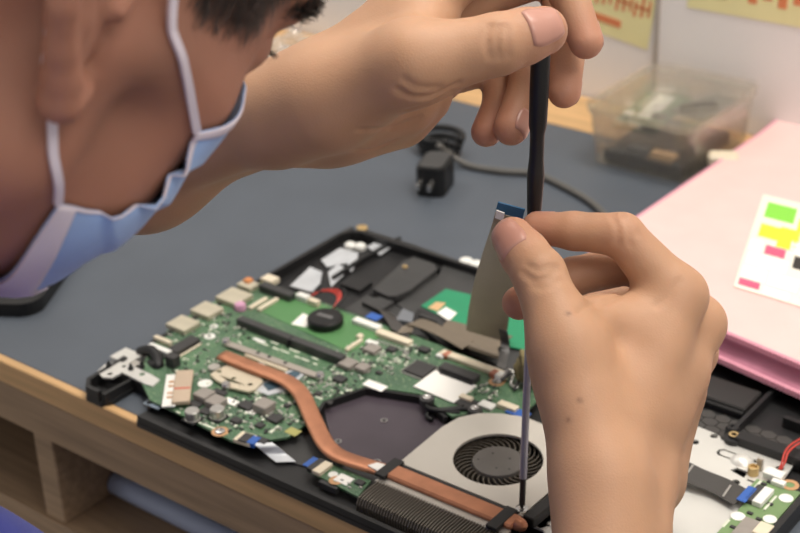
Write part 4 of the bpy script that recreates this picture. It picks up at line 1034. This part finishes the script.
def hair_mask(p):
    """1 where scalp hair grows, head axes."""
    x, y, z = np.abs(p[:, 0]), p[:, 1], p[:, 2]
    front = 58 + (z - 20) * 0.22
    low = np.where(y > 24, 10 + (y - 30) * 0.28, np.where(y > 4, 10 + (24 - y) * 1.3, np.where(y > -34, 42.0, -4.0)))
    m = np.clip((z - low) / 6, 0, 1) * np.clip((front - y) / 6, 0, 1) * np.clip((79 - x) / 2, 0, 1)
    return m
hm = hair_mask(vH)
hz = np.zeros(len(hv))
blend(np.concatenate([hz, np.ones(len(vH))]), facec)
st = np.clip((vH[:, 1] - 4) / 14, 0, 1) * np.clip((46 - vH[:, 1]) / 26, 0, 1) * np.clip((22 - vH[:, 2]) / 30, 0, 1) * np.clip((vH[:, 2] + 48) / 30, 0, 1)
blend(np.concatenate([hz, 0.55 * st]), beard)
blend(np.concatenate([hz, 0.9 * hm]), scalp)
ca_ = body.data.color_attributes.new('tint', 'FLOAT_COLOR', 'POINT')
ca_.data.foreach_set('color', np.concatenate([colr, np.ones((len(colr), 1))], 1).ravel().astype(np.float32))

# ------------------------------------------------ fingernails
def nail(fun, tip, prev, face, r, ln, wd):
    """Curved plate on the back of a fingertip; face = direction the nail looks towards."""
    tip = A_(tip, float); prev = A_(prev, float); ax = tip - prev; ax /= np.linalg.norm(ax)
    nz = A_(face, float); nz = nz - ax * (nz @ ax); nz /= np.linalg.norm(nz); sd = np.cross(ax, nz)
    V_ = []; nu, nv = 9, 9
    for i in range(nu):
        s = -1 + 2 * i / (nu - 1)
        for j in range(nv):
            t = -1 + 2 * j / (nv - 1)
            tt = t * math.sqrt(max(0, 1 - 0.30 * s ** 4)) if False else t * (1 - 0.22 * abs(s) ** 3)
            a = tt * wd
            d = nz * math.cos(a) + sd * math.sin(a)
            o_ = tip + ax * (s * ln / 2 - ln * 0.16)
            p = o_ + d * (r * 2.2)
            for _ in range(14): p = p - d * float(fun(p[None])[0]) * 0.8
            V_.append(p + d * 0.25)
    top = len(V_)
    V2 = V_ + [p - nz * 0.9 for p in V_]
    Q_ = []
    for i in range(nu - 1):
        for j in range(nv - 1):
            a = i * nv + j
            Q_.append((a, a + 1, a + nv + 1, a + nv)); Q_.append((top + a, top + a + nv, top + a + nv + 1, top + a + 1))
    for i in range(nu - 1):
        for j in (0, nv - 1):
            a = i * nv + j; Q_.append((a, a + nv, top + a + nv, top + a))
    for j in range(nv - 1):
        for i in (0, nu - 1):
            a = i * nv + j; Q_.append((a, a + 1, top + a + 1, top + a))
    o = np_obj('fingernail', A_(V2), A_(Q_), M_nail, person)
    bm = bmesh.new(); bm.from_mesh(o.data); bmesh.ops.recalc_face_normals(bm, faces=bm.faces); bm.to_mesh(o.data); bm.free()
    return o
TOCAM = A_((0.62, -0.64, 0.46))     # roughly towards the open side of the bench
CRn = A_(tuple(CR)); CUn = A_(tuple(CU)); CFn = A_(tuple(CF))
def face(r_, u_, t_): return CRn * r_ + CUn * u_ - CFn * t_
nail(fr_, RH['thumb'][0][3], RH['thumb'][0][2], face(-0.40, 0.0, 0.90), 8.8, 17, 0.85)
nail(fl_, LH['thumb'][0][3], LH['thumb'][0][2], face(0.05, 0.15, 0.98), 9.2, 16, 0.80)
nail(fl_, LH['fing'][2][1][4], LH['fing'][2][1][3], face(0.85, 0.1, 0.5), 7.4, 11, 0.8)
nail(fl_, LH['fing'][1][1][4], LH['fing'][1][1][3], face(0.7, 0.1, -0.7), 7.6, 11, 0.8)
nail(fl_, LH['fing'][0][1][4], LH['fing'][0][1][3], face(0.8, 0.3, -0.5), 7.8, 11, 0.8)
nail(fl_, LH['fing'][3][1][4], LH['fing'][3][1][3], face(0.9, 0.0, -0.2), 6.6, 9, 0.8)
nail(fr_, RH['fing'][0][1][4], RH['fing'][0][1][3], face(-0.2, 0.8, -0.6), 7.2, 11, 0.8)
nail(fr_, RH['fing'][1][1][4], RH['fing'][1][1][3], face(-0.5, -0.2, -0.8), 7.6, 11, 0.8)

# ------------------------------------------------ hair, brows, lashes, eyes
def strands(name, roots, nrm, dirs, length, width, lift, seed, curl=0.25):
    rg = np.random.default_rng(seed); n = len(roots)
    L_ = length * rg.uniform(0.6, 1.15, n)
    d = dirs + rg.normal(0, curl, (n, 3)); d = d - nrm * (d * nrm).sum(1)[:, None]; d /= np.linalg.norm(d, axis=1)[:, None]
    side = np.cross(d, nrm)
    V_ = []; segs = 4
    for k in range(segs):
        t = k / (segs - 1)
        p = roots + d * (L_ * t)[:, None] + nrm * (lift * np.sin(t * 1.9) * L_ * 0.28 + 0.2)[:, None]
        w = width * (1 - 0.8 * t)
        V_.append(p - side * w); V_.append(p + side * w)
    V_ = np.stack(V_, 1)
    base_i = (np.arange(n) * segs * 2)[:, None]
    Q_ = np.concatenate([base_i + A_([[2 * k, 2 * k + 1, 2 * k + 3, 2 * k + 2]]) for k in range(segs - 1)])
    return np_obj(name, h2w(V_.reshape(-1, 3)), Q_, M_hair, person, True)
rg = np.random.default_rng(5)
cand = vH[hm > 0.35]; wgt = hm[hm > 0.35]
sel = rg.choice(len(cand), 34000, p=wgt / wgt.sum())
roots = cand[sel] + rg.normal(0, 1.0, (len(sel), 3))
nr = grad(lambda p: head_sdf(p, False), roots)
dn = np.tile(A_([0.0, 0.25, -1.0]), (len(roots), 1)) + np.stack([0 * roots[:, 0], 0.010 * (roots[:, 2] - 40), 0 * roots[:, 0]], -1)
top_l = np.clip(3.5 + (roots[:, 2] - 12) * 0.32, 3, 30)
hair = strands('hair', roots - nr * 0.4, nr, dn, top_l, 0.26, 0.8, 11)
hair['kind'] = 'stuff'
def patch(name, pts, n, length, d, spread, lift, seed, width=0.22):
    rg = np.random.default_rng(seed); P = A_([tuple(p) for p in catmull(pts, 8)])
    r0 = P[rg.integers(0, len(P), n)] + rg.normal(0, spread, (n, 3))
    g = grad(lambda p: head_sdf(p, False), r0)
    for _ in range(4): r0 = r0 - g * head_sdf(r0, False)[:, None]
    g = grad(lambda p: head_sdf(p, False), r0)
    return strands(name, r0, g, np.tile(A_(d, float), (n, 1)), np.full(n, float(length)), width, lift, seed)
for s_ in (1, -1):
    patch('eyebrow', [(14 * s_, 96, 38), (30 * s_, 92, 42), (46 * s_, 82, 40), (52 * s_, 74, 35)], 420, 7, (0.8 * s_, -0.1, 0.35), 2.2, 1.4, 3 + s_, 0.3)
    patch('eyelash', [(22 * s_, 90, 21), (33 * s_, 92, 23), (43 * s_, 84, 20)], 44, 4.5, (0.3 * s_, 1.0, 0.1), 0.4, 2.6, 8 + s_, 0.16)
    bm = bmesh.new(); bmesh.ops.create_uvsphere(bm, u_segments=24, v_segments=16, radius=11.6 * S)
    ey = bm_obj('eye', bm, M_eye, person, True); ey.location = h2w((33 * s_, 76.6, 17)) * S
    ax = HR @ A_([0, 0.94, -0.34])
    c0 = h2w((33 * s_, 76.6, 17))
    ir = lathe('iris', c0, ax, [(10.4, 5.4), (11.3, 4.6), (11.9, 2.4), (12.0, 0.1)], M_iris, person, 20)

# ------------------------------------------------ clothes and stool
def torso_sdf(P):
    Q = P.copy(); Q[..., 0] = np.abs(Q[..., 0] - 196)
    d = ellipsoid(Q, (0, -350, -90), (146, 104, 175))
    d = smin(d, ellipsoid(Q, (0, -400, -230), (165, 115, 110)), 60)
    d = smin(d, ellipsoid(Q, (0, -283, 55), (150, 110, 112)), 70)
    d = smin(d, ellipsoid(Q, (0, -365, 85), (165, 88, 105)), 70)
    d = smin(d, cone(Q, (40, -340, 150), (160, -345, 138), 50, 50), 45)
    d = smin(d, cone(P, (362, -342, 132), (470, -345, 12), 52, 48), 30)
    d = smin(d, cone(P, (470, -345, 12), RH['elbow'], 48, 45), 24)
    d = smin(d, cone(P, (30, -335, 140), (-50, -215, 155), 50, 46), 30)
    d = smin(d, cone(P, (-50, -215, 155), LH['elbow'], 46, 45), 24)
    d = smin(d, cone(P, (197, -338, 172), (203, -308, 208), 66, 61), 30)
    hole = cone(P, h2w(NECK), h2w((0, -22, -38)), 56.5, 72)
    return np.maximum(d, -hole)
vT, qT = surface_nets(torso_sdf, (-150, -540, -350), (600, -60, 260), 6.0)
shirt = np_obj('shirt', vT, qT, M_fabric_blue, person)
def legs_sdf(P):
    Q = P.copy(); Q[..., 0] = np.abs(Q[..., 0] - 196)
    d = ellipsoid(Q, (0, -400, -270), (160, 120, 80))
    d = smin(d, cone(Q, (85, -385, -280), (120, -30, -265), 82, 62), 30)
    d = smin(d, cone(Q, (120, -30, -265), (120, -60, -690), 60, 48), 20)
    return d
vG, qG = surface_nets(legs_sdf, (-120, -540, -745), (510, 60, -150), 8.0)
np_obj('trousers', vG, qG, M_trouser, person)
for s_ in (-1, 1):
    def shoe(P, s_=s_):
        d = cone(P, (196 + 120 * s_, -90, -712), (196 + 124 * s_, 90, -718), 40, 32)
        return np.maximum(d, -(P[..., 2] + 749))
    vS, qS = surface_nets(shoe, (196 + 120 * s_ - 60, -150, -756), (196 + 120 * s_ + 70, 140, -650), 6.0)
    np_obj('shoe', vS, qS, M_rubber, person)
stool = empty('stool', 'round padded stool the person sits on', 'stool')
lathe('seat', (196, -420, -434), (0, 0, 1), [(0, 140), (10, 150), (50, 150), (62, 142), (66, 110), (66, 1)], M_trouser, stool, 40)
lathe('stool_post', (196, -420, -730), (0, 0, 1), [(0, 30), (296, 30)], M_steel, stool, 20)
lathe('stool_base', (196, -420, -750), (0, 0, 1), [(0, 180), (12, 175), (19.5, 60), (19.5, 1)], M_steel, stool, 40)

# ------------------------------------------------ face mask
mask = empty('face_mask', 'pale blue pleated face mask with white ear loops worn by the person', 'mask')
EDGE = A_([(64, 54, -15), (60, 58, -26), (59, 58, -38), (62, 48, -49), (63, 36, -53), (64, 23, -55)], float)
def edge_pt(v):
    """right side edge, v = 0 top corner, 1 bottom corner"""
    f = v * 5; i = min(4, int(f))
    return EDGE[i] + (EDGE[i + 1] - EDGE[i]) * (f - i)
def mask_panel(u0, u1, v0, v1, nu, nv, off, name, material, thick=0.7):
    front = A_([(0, 100, 10), (0, 110, -20), (0, 106, -50), (0, 96, -76), (0, 70, -100)], float)
    V_ = []
    for j in range(nv):
        v = v0 + (v1 - v0) * j / (nv - 1)
        f = v * 4; i0 = min(3, int(f)); fm = front[i0] + (front[i0 + 1] - front[i0]) * (f - i0)
        er = edge_pt(v)
        for i in range(nu):
            u = u0 + (u1 - u0) * i / (nu - 1)       # 0 right edge .. 1 left edge
            el = er * A_([-1, 1, 1])
            s = abs(2 * u - 1)
            p0 = er if u < 0.5 else el
            mid = A_([56 - 2 * v, 86 - 50 * v, 13 - 101 * v]) * A_([1 if u < 0.5 else -1, 1, 1])
            t = 1 - s
            p = (1 - t) ** 2 * p0 + 2 * t * (1 - t) * mid + t * t * fm
            V_.append(p)
    V_ = A_(V_)
    vv = np.repeat(np.linspace(v0, v1, nv), nu); uu = np.tile(np.linspace(u0, u1, nu), nv)
    e_ = np.exp(-np.minimum(uu, 1 - uu) / 0.07)
    tgt = off - 1.2 * e_
    for _ in range(4):
        d = head_sdf(V_, False); g = grad(lambda q: head_sdf(q, False), V_)
        V_ = V_ + g * (np.maximum(0, tgt - d) + np.minimum(0, tgt - d) * e_)[:, None]
    g = grad(lambda q: head_sdf(q, False), V_)
    edge = np.exp(-np.minimum(uu, 1 - uu) / 0.05)
    pl = np.zeros(len(vv))
    for (pv, pw, hgt) in ((0.24, 0.17, 1.0), (0.47, 0.17, 1.15), (0.68, 0.15, 0.8)):
        t = (vv - (pv - pw)) / pw
        pl = np.maximum(pl, np.where((t > 0) & (t <= 1), t, np.where((t > 1) & (t < 1.25), (1.25 - t) / 0.25, 0)) * hgt)
    V_ = V_ + g * ((1.6 + 2.6 * edge) * pl)[:, None]
    n = len(V_); V2 = np.concatenate([V_, V_ + g * thick]); Q_ = []
    for j in range(nv - 1):
        for i in range(nu - 1):
            a = j * nu + i; Q_.append((a, a + nu, a + nu + 1, a + 1)); Q_.append((n + a, n + a + 1, n + a + nu + 1, n + a + nu))
    for j in range(nv - 1):
        for i in (0, nu - 1):
            a = j * nu + i; Q_.append((a, a + nu, n + a + nu, n + a))
    for i in range(nu - 1):
        for j in (0, nv - 1):
            a = j * nu + i; Q_.append((a, a + 1, n + a + 1, n + a))
    o = np_obj(name, h2w(V2), A_(Q_), material, mask)
    bm = bmesh.new(); bm.from_mesh(o.data); bmesh.ops.recalc_face_normals(bm, faces=bm.faces); bm.to_mesh(o.data); bm.free()
    o.data.shade_smooth()
    return o
mask_panel(0.0, 1.0, 0.0, 1.0, 90, 90, 2.2, 'mask_panel', M_maskin)
mask_panel(0.0, 0.012, 0.0, 1.0, 4, 90, 2.4, 'edge_band', M_band, 0.9)
mask_panel(0.988, 1.0, 0.0, 1.0, 4, 90, 2.4, 'edge_band', M_band, 0.9)
mask_panel(0.0, 1.0, 0.88, 1.0, 90, 10, 2.9, 'edge_band', M_band, 0.7)
mask_panel(0.0, 1.0, 0.0, 0.05, 90, 5, 2.6, 'edge_band', M_band, 0.7)
def loop(name, pts, r=1.35):
    P = A_([tuple(p) for p in catmull(pts, 8)])
    for _ in range(3):
        d = head_sdf(P, False); g = grad(lambda q: head_sdf(q, False), P)
        P = P + g * np.clip(1.2 - d, 0, 6)[:, None]
    fr = [Vector(p) for p in h2w(P)]
    gn = grad(lambda q: head_sdf(q, False), P) @ HR.T
    wv = []
    for i in range(len(fr)):
        t = (fr[min(i + 1, len(fr) - 1)] - fr[max(i - 1, 0)]).normalized()
        wv.append(tuple(t.cross(Vector(gn[i])).normalized() * (2 * r)))
    return ribbon(name, [tuple(p) for p in fr], wv, 1.4, M_band, mask, sm=0)
for s_ in (1, -1):
    sx = A_([s_, 1, 1])
    loop('ear_loop', [tuple(A_(p, float) * sx) for p in ((65, 54, -15), (70, 35, -5), (73, 17, 4), (73, 8, 14), (74, -4, 28), (77, -20, 40), (77, -33, 34), (75, -38, 20))])
    loop('ear_loop', [tuple(A_(p, float) * sx) for p in ((65, 23, -55), (73, 6, -44), (72, -3, -33), (69, -9, -26), (68, -18, -12), (70, -30, 2), (75, -38, 20))])

# ---------------------------------------------------------------- things on the bench
# black tablet at the far left
slab = empty('tablet', 'black rounded tablet lying flat on the bench beside the laptop corner', 'tablet')
def rrect(cx, cy, w, h, r, rot, n=6):
    out = []
    for (sx, sy, a0) in ((1, 1, 0), (-1, 1, 90), (-1, -1, 180), (1, -1, 270)):
        for k in range(n + 1):
            a = math.radians(a0 + 90 * k / n)
            out.append((sx * (w / 2 - r) + r * math.cos(a), sy * (h / 2 - r) + r * math.sin(a)))
    c, s = math.cos(math.radians(rot)), math.sin(math.radians(rot))
    return [(cx + x * c - y * s, cy + x * s + y * c) for x, y in out]
plate('tablet_body', rrect(-176, 88, 92, 150, 14, 30), 0.2, 9.5, M_rubber, slab)
plate('tablet_glass', rrect(-178, 90, 68, 124, 10, 30), 9.5, 10.2, mat('dark_glass', rgb(70, 74, 76), 0.12, coat=0.5), slab)

# power plug with grey cable
plug = empty('power_adapter', 'small black plug-in adapter with grey cable standing behind the laptop', 'adapter')
q = (-3.3, 336.2, 12.0)
plate('adapter_body', rrect(q[0] - 4, q[1] + 12, 22, 34, 6, 20), 0.3, 22, M_rubber, plug)
plate('adapter_lid', rrect(q[0] - 4, q[1] + 12, 18, 30, 5, 20), 22, 23.2, M_case2, plug)
box('plug_pin', q[0] + 6, q[1] - 7, 9, 2.4, 12, 5, M_steel, plug, 20)
box('plug_pin', q[0] - 2, q[1] - 10, 9, 2.4, 12, 5, M_steel, plug, 20)
tube('plug_lead', [(-26.2, 377.3, 20.0), (-21.2, 385.7, 10.0), (-5.8, 390.1, 3.0), (18.5, 394.9, 3.0), (43.4, 404.8, 3.0), (74.6, 397.2, 3.0), (105.4, 384.4, 3.0), (134.8, 362.4, 3.0), (179.4, 322.8, 3.0)], 2.6, M_cable, plug)
coil = empty('coiled_lead', 'black lead bunched in a loose coil behind the adapter', 'cable')
for k in range(3):
    q = (-42.9, 394.3, 6.0)
    pts_ = [(q[0] + (16 + 2 * k) * math.cos(a_ * math.pi / 4), q[1] + 8 + (9 + 2 * k) * math.sin(a_ * math.pi / 4), 3.2 + 6 * k + 2 * math.sin(a_)) for a_ in range(8)]
    tube('lead_turn', pts_, 2.8, M_rubber, coil)

# translucent storage box with salvaged parts
bx = empty('storage_box', 'translucent plastic box with tapered sides standing by the wall', 'box')
def shell(name, z0, z1, o0, o1, t, m, parent):
    """Open tapered tray: outer outlines at z0 and z1, wall thickness t, closed floor."""
    A0 = rrect(*o0); A1 = rrect(*o1)
    i0 = rrect(o0[0], o0[1], o0[2] - 2 * t, o0[3] - 2 * t, max(1, o0[4] - t), o0[5]); i1 = rrect(o1[0], o1[1], o1[2] - 2 * t, o1[3] - 2 * t, max(1, o1[4] - t), o1[5])
    n = len(A0); V_ = [(p[0], p[1], z0) for p in A0] + [(p[0], p[1], z1) for p in A1] + [(p[0], p[1], z1) for p in i1] + [(p[0], p[1], z0 + t) for p in i0]
    Fc = []
    for ring in range(3):
        for k in range(n): Fc.append((ring * n + k, ring * n + (k + 1) % n, (ring + 1) * n + (k + 1) % n, (ring + 1) * n + k))
    Fc.append(tuple(range(n))[::-1]); Fc.append(tuple(range(3 * n, 4 * n)))
    return pydata(name, V_, Fc, m, parent)
shell('box_body', 0.3, 44, (104, 503, 84, 98, 10, 0), (105, 500, 90, 112, 14, 0), 1.6, M_clear, bx)
rimv = shell('box_rim', 44, 48, (105, 500, 94, 116, 15, 0), (105, 500, 94, 116, 15, 0), 1.6, M_clear, bx)
plate('box_lid', rrect(105, 500, 96, 118, 15, 0), 48.1, 50, M_lid, bx)
def inbox(name, x, y, z, sx, sy, sz, m, rot, label, cat, tilt=None):
    return tag(box(name, x, y, z, sx, sy, sz, m, None, rot, 0.5, tilt), label, cat)
g1 = empty('salvaged_board', 'green circuit board with a white label inside the translucent box', 'circuit board')
box('board', 90, 500, 33, 36, 66, 1.6, M_pcb, g1, 8); box('board_label', 90, 502, 34.6, 14, 50, 0.4, M_label, g1, 8, 0); box('board_chip', 102, 485, 34.6, 10, 10, 2, M_chip, g1, 8); box('board_chip', 80, 478, 34.6, 8, 8, 2, M_label, g1, 8)
inbox('black_module', 103, 500, 2.2, 66, 80, 9, M_chip, 2, 'flat black drive lying at the bottom of the translucent box', 'drive')
inbox('grey_bracket', 126, 516, 37, 28, 50, 2, M_grey, -14, 'grey metal sheet leaning inside the translucent box', 'metal sheet')
inbox('black_lead_end', 126, 502, 39.3, 8, 28, 5, M_black, -40, 'short black connector on the grey sheet inside the box', 'connector')
inbox('copper_piece', 117, 468, 11.3, 20, 9, 4, M_tan, 0, 'tan coloured piece at the front of the translucent box', 'part')
inbox('grey_chip', 96, 468, 11.3, 18, 9, 4, M_grey, 0, 'grey chip at the front of the translucent box', 'part')
# clutter between box and pouch
tag(box('eraser', 160, 478, 12.3, 22, 14, 9, M_cream, None, 30, 2), 'cream coloured eraser on a dark block beside the box', 'eraser')
tag(box('dark_block', 166, 470, 0.2, 30, 44, 12, M_case2, None, 10, 1.5), 'dark plastic block between the translucent box and pink pouch', 'block')
# clear film by the wall, behind the raised arm
bm = bmesh.new(); bmesh.ops.create_grid(bm, x_segments=34, y_segments=26, size=1)
r9 = random.Random(9)
for v in bm.verts:
    x, y = v.co.x, v.co.y
    h_ = 9 + 7 * math.sin(5 * x + 2 * y) * math.cos(4 * y - x) + 4 * math.sin(13 * x + 4) * math.sin(11 * y) + r9.uniform(-1.2, 1.2)
    edge_ = max(abs(x), abs(y)); h_ *= (1 - edge_ ** 4)
    v.co = Vector((-285 + 52 * x, 520 + 32 * y, 0.6 + max(0, h_) + 0.4 * r9.random())) * S
film = bm_obj('plastic_bag', bm, M_bag, None, False)
tag(film, 'crumpled clear plastic bag on the wooden strip by the wall', 'bag')

# pink zip pouch resting on the far rim of the laptop
pouch = empty('pink_pouch', 'pink zip pouch leaning on the far edge of the laptop', 'pouch')
c0, c1, c2, c3 = A_((172, 252, 0)), A_((452, 205, 0)), A_((470, 596, 0)), A_((157, 622, 0))
def pouch_pt(u, v, z): 
    p = (c0 * (1 - u) + c1 * u) * (1 - v) + (c3 * (1 - u) + c2 * u) * v
    return (p[0], p[1], z)
d0, d1 = A_((172, 246, 0)), A_((452, 196, 0))
def pouch_low(u, v, z):
    p = (d0 * (1 - u) + d1 * u) * (1 - v) + (c3 * (1 - u) + c2 * u) * v
    return (p[0], p[1], z)
def lift(v): return 12.4 * min(1.0, max(0, (0.78 - v) / 0.58))
def pouch_sheet(name, z_of, th, m, inset=0.0, pf=pouch_pt):
    nu, nv = 24, 24; V_ = []; Q_ = []
    for j in range(nv):
        for i in range(nu):
            u = inset + (1 - 2 * inset) * i / (nu - 1); v = inset + (1 - 2 * inset) * j / (nv - 1)
            V_.append(pf(u, v, z_of(u, v)))
    n = len(V_); V_ += [(x, y, z + th) for x, y, z in V_]
    for j in range(nv - 1):
        for i in range(nu - 1):
            a = j * nu + i; Q_.append((a, a + nu, a + nu + 1, a + 1)); Q_.append((n + a, n + a + 1, n + a + nu + 1, n + a + nu))
    for j in range(nv - 1):
        for i in (0, nu - 1): a = j * nu + i; Q_.append((a, a + nu, n + a + nu, n + a))
    for i in range(nu - 1):
        for j in (0, nv - 1): a = j * nu + i; Q_.append((a, a + 1, n + a + 1, n + a))
    return pydata(name, V_, Q_, m, parent=pouch, smooth=False)
def ztop(u, v): return 14 + lift(v) + 3.0 * math.sin(math.pi * min(1, max(0, u))) * math.sin(math.pi * min(1, max(0, v)))
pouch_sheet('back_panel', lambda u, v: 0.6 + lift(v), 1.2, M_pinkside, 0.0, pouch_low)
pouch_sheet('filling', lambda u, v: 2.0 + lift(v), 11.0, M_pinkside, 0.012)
pouch_sheet('front_panel', ztop, 1.2, M_pink)
def edge_line(z_f, out, pf, n=60):
    pts_ = [pf(u, -out, z_f(u, 0)) for u in np.linspace(-out, 1 + out, n)]
    return [pf(-out, v, z_f(0, v)) for v in np.linspace(1, 0.0, n)] + pts_
tube('piping', edge_line(lambda u, v: ztop(u, v) + 0.4, 0.003, pouch_pt), 1.5, M_zip, pouch, sm=0)
tube('piping', edge_line(lambda u, v: 1.6 + lift(v), 0.003, pouch_low), 1.4, M_zip, pouch, sm=0)
# gusset between the two zip lines
V_ = []; Fc = []; n_ = 40; rows = 6
for k in range(rows):
    t = k / (rows - 1)
    for i in range(n_):
        u = i / (n_ - 1); a = A_(pouch_pt(u, 0.0, ztop(u, 0) + 0.4)); b = A_(pouch_low(u, 0.0, 1.6 + lift(0)))
        p = a * (1 - t) + b * t; p[1] += 4.0 * math.sin(math.pi * t) + 0.8 * math.sin(40 * u + 5 * t)
        V_.append(tuple(p))
n0_ = len(V_); V_ += [(x, y + 0.8, z) for x, y, z in V_]
for k in range(rows - 1):
    for i in range(n_ - 1):
        a = k * n_ + i; Fc.append((a, a + n_, a + n_ + 1, a + 1)); Fc.append((n0_ + a, n0_ + a + 1, n0_ + a + n_ + 1, n0_ + a + n_))
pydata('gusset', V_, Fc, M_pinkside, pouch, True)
# zip teeth, too fine to pick apart singly
V_ = []; Fc = []
for (pf, zf) in ((pouch_pt, lambda u: ztop(u, 0) + 0.4), (pouch_low, lambda u: 1.6 + lift(0))):
    for k in range(140):
        u = k / 139; p = pf(u, -0.006, zf(u)); b0 = len(V_)
        for (dx, dy, dz) in ((-.6, -1.8, -1.5), (.6, -1.8, -1.5), (.6, 0.6, -1.5), (-.6, 0.6, -1.5), (-.6, -1.4, 1.5), (.6, -1.4, 1.5), (.6, 1.2, 2.0), (-.6, 1.2, 2.0)): V_.append((p[0] + dx, p[1] + dy, p[2] + dz))
        Fc += [(b0 + 4, b0 + 5, b0 + 6, b0 + 7)] + [(b0 + i, b0 + (i + 1) % 4, b0 + 4 + (i + 1) % 4, b0 + 4 + i) for i in range(4)]
tt = pydata('zip_teeth', V_, Fc, M_zip, pouch); tt['kind'] = 'stuff'
# printed sticker sheet on the pouch
stk = empty('sticker_sheet', 'white sticker sheet with green, yellow and rose patches on the pink pouch', 'sticker')
s0 = A_((265.9, 281.1, 24.0)); s1 = A_((217.6, 423.5, 20.0)); s3 = A_((318.9, 279.5, 25.0))
eu = (s3 - s0); ev = (s1 - s0); eu[2] = ev[2] = 0
def spoly(name, uv, z, m, par=stk):
    pts_ = [s0 + eu * u + ev * v for u, v in uv]
    V_ = []
    for dz in (0, 0.25):
        for p in pts_:
            # rest on the curved pouch front
            w = A_([p[0] - c0[0], p[1] - c0[1]]); Mx = A_([[c1[0] - c0[0], c3[0] - c0[0]], [c1[1] - c0[1], c3[1] - c0[1]]])
            u_, v_ = np.linalg.solve(Mx, w)
            V_.append((p[0], p[1], ztop(u_, v_) + 1.6 + z + dz))
    n = len(pts_)
    return pydata(name, V_, [tuple(range(n))[::-1], tuple(range(n, 2 * n))] + [(k, (k + 1) % n, n + (k + 1) % n, n + k) for k in range(n)], m, par)
def sgrid(name, u0, u1, v0, v1, z, m, r=0.0, nn=6):
    """Strip split lengthwise so that it follows the pouch."""
    V_ = []; Q_ = []
    for j in range(nn):
        for i in range(nn):
            u = u0 + (u1 - u0) * i / (nn - 1); v = v0 + (v1 - v0) * j / (nn - 1)
            p = s0 + eu * u + ev * v
            w = A_([p[0] - c0[0], p[1] - c0[1]]); Mx = A_([[c1[0] - c0[0], c3[0] - c0[0]], [c1[1] - c0[1], c3[1] - c0[1]]])
            u_, v_ = np.linalg.solve(Mx, w); V_.append((p[0], p[1], ztop(u_, v_) + 1.6 + z))
    n = len(V_); V_ += [(x, y, zz + 0.2) for x, y, zz in V_]
    for j in range(nn - 1):
        for i in range(nn - 1):
            a = j * nn + i; Q_.append((a, a + nn, a + nn + 1, a + 1)); Q_.append((n + a, n + a + 1, n + a + nn + 1, n + a + nn))
    for j in range(nn - 1):
        for i in (0, nn - 1): a = j * nn + i; Q_.append((a, a + nn, n + a + nn, n + a))
    for i in range(nn - 1):
        for j in (0, nn - 1): a = j * nn + i; Q_.append((a, a + 1, n + a + 1, n + a))
    return pydata(name, V_, Q_, m, stk)
sgrid('backing_sheet', 0, 1.0, 0, 1.0, 0, M_sticker)
sgrid('green_patch', 0.10, 0.50, 0.74, 0.92, 0.25, M_sg)
sgrid('yellow_patch', 0.10, 0.36, 0.52, 0.66, 0.25, M_sy)
sgrid('yellow_patch', 0.36, 0.62, 0.46, 0.68, 0.25, M_sy)
sgrid('yellow_patch', 0.56, 0.95, 0.68, 0.82, 0.25, M_sy)
sgrid('rose_patch', 0.24, 0.50, 0.36, 0.45, 0.25, M_sp)
sgrid('rose_patch', 0.04, 0.30, 0.03, 0.085, 0.25, M_sp)
sgrid('black_patch', 0.62, 0.95, 0.30, 0.42, 0.25, M_sk)
for (u0, u1, v0, v1) in ((0.04, 0.20, 0.36, 0.47), (0.06, 0.56, 0.22, 0.34), (0.05, 0.34, 0.10, 0.20), (0.38, 0.74, 0.09, 0.20), (0.36, 0.66, 0.01, 0.07), (0.78, 0.97, 0.08, 0.26), (0.54, 0.95, 0.44, 0.56)):
    sgrid('white_key', u0, u1, v0, v1, 0.25, M_sw)

# yellow notices on the wall
def notice(name, x0, x1, z0, z1, rot, strokes, label):
    e = empty(name, label, 'notice')
    cx, cz = (x0 + x1) / 2, (z0 + z1) / 2; cr, sr = math.cos(math.radians(rot)), math.sin(math.radians(rot))
    def quad(nm, a0, a1, b0, b1, y, m):
        V_ = []
        for yy in (y, y - 0.3):
            for (a, b) in ((a0, b0), (a1, b0), (a1, b1), (a0, b1)): V_.append((cx + a * cr - b * sr, yy, cz + a * sr + b * cr))
        return pydata(nm, V_, [(0, 1, 2, 3), (7, 6, 5, 4), (0, 4, 5, 1), (1, 5, 6, 2), (2, 6, 7, 3), (3, 7, 4, 0)], m, e)
    w, h = (x1 - x0) / 2, (z1 - z0) / 2
    quad('paper', -w, w, -h, h, 571.6, M_yellow)
    for (a0, a1, b0, b1) in strokes: quad('print_stroke', a0 * w, a1 * w, b0 * h, b1 * h, 571.2, M_redink)
st1 = []
for cxk in (-0.55, -0.1, 0.35, 0.75):
    st1 += [(cxk - 0.16, cxk + 0.16, -0.18, -0.12), (cxk - 0.16, cxk + 0.16, 0.12, 0.18), (cxk - 0.03, cxk + 0.03, -0.35, 0.3), (cxk + 0.12, cxk + 0.17, -0.3, 0.05), (cxk - 0.18, cxk - 0.12, -0.38, -0.05)]
st1 += [(-0.3, 0.35, -0.74, -0.58)]
notice('wall_notice', -36, 48.4, 57, 134, -8, st1, 'yellow paper notice with red lettering on the wall left of the seam')
st2 = [(-0.8 + 0.17 * k, -0.7 + 0.17 * k, -0.62 - (k % 2) * 0.1, -0.45) for k in range(10)]
notice('wall_notice', 76, 220, 93, 180, 0, st2, 'yellow paper notice with small red print on the wall right of the seam')
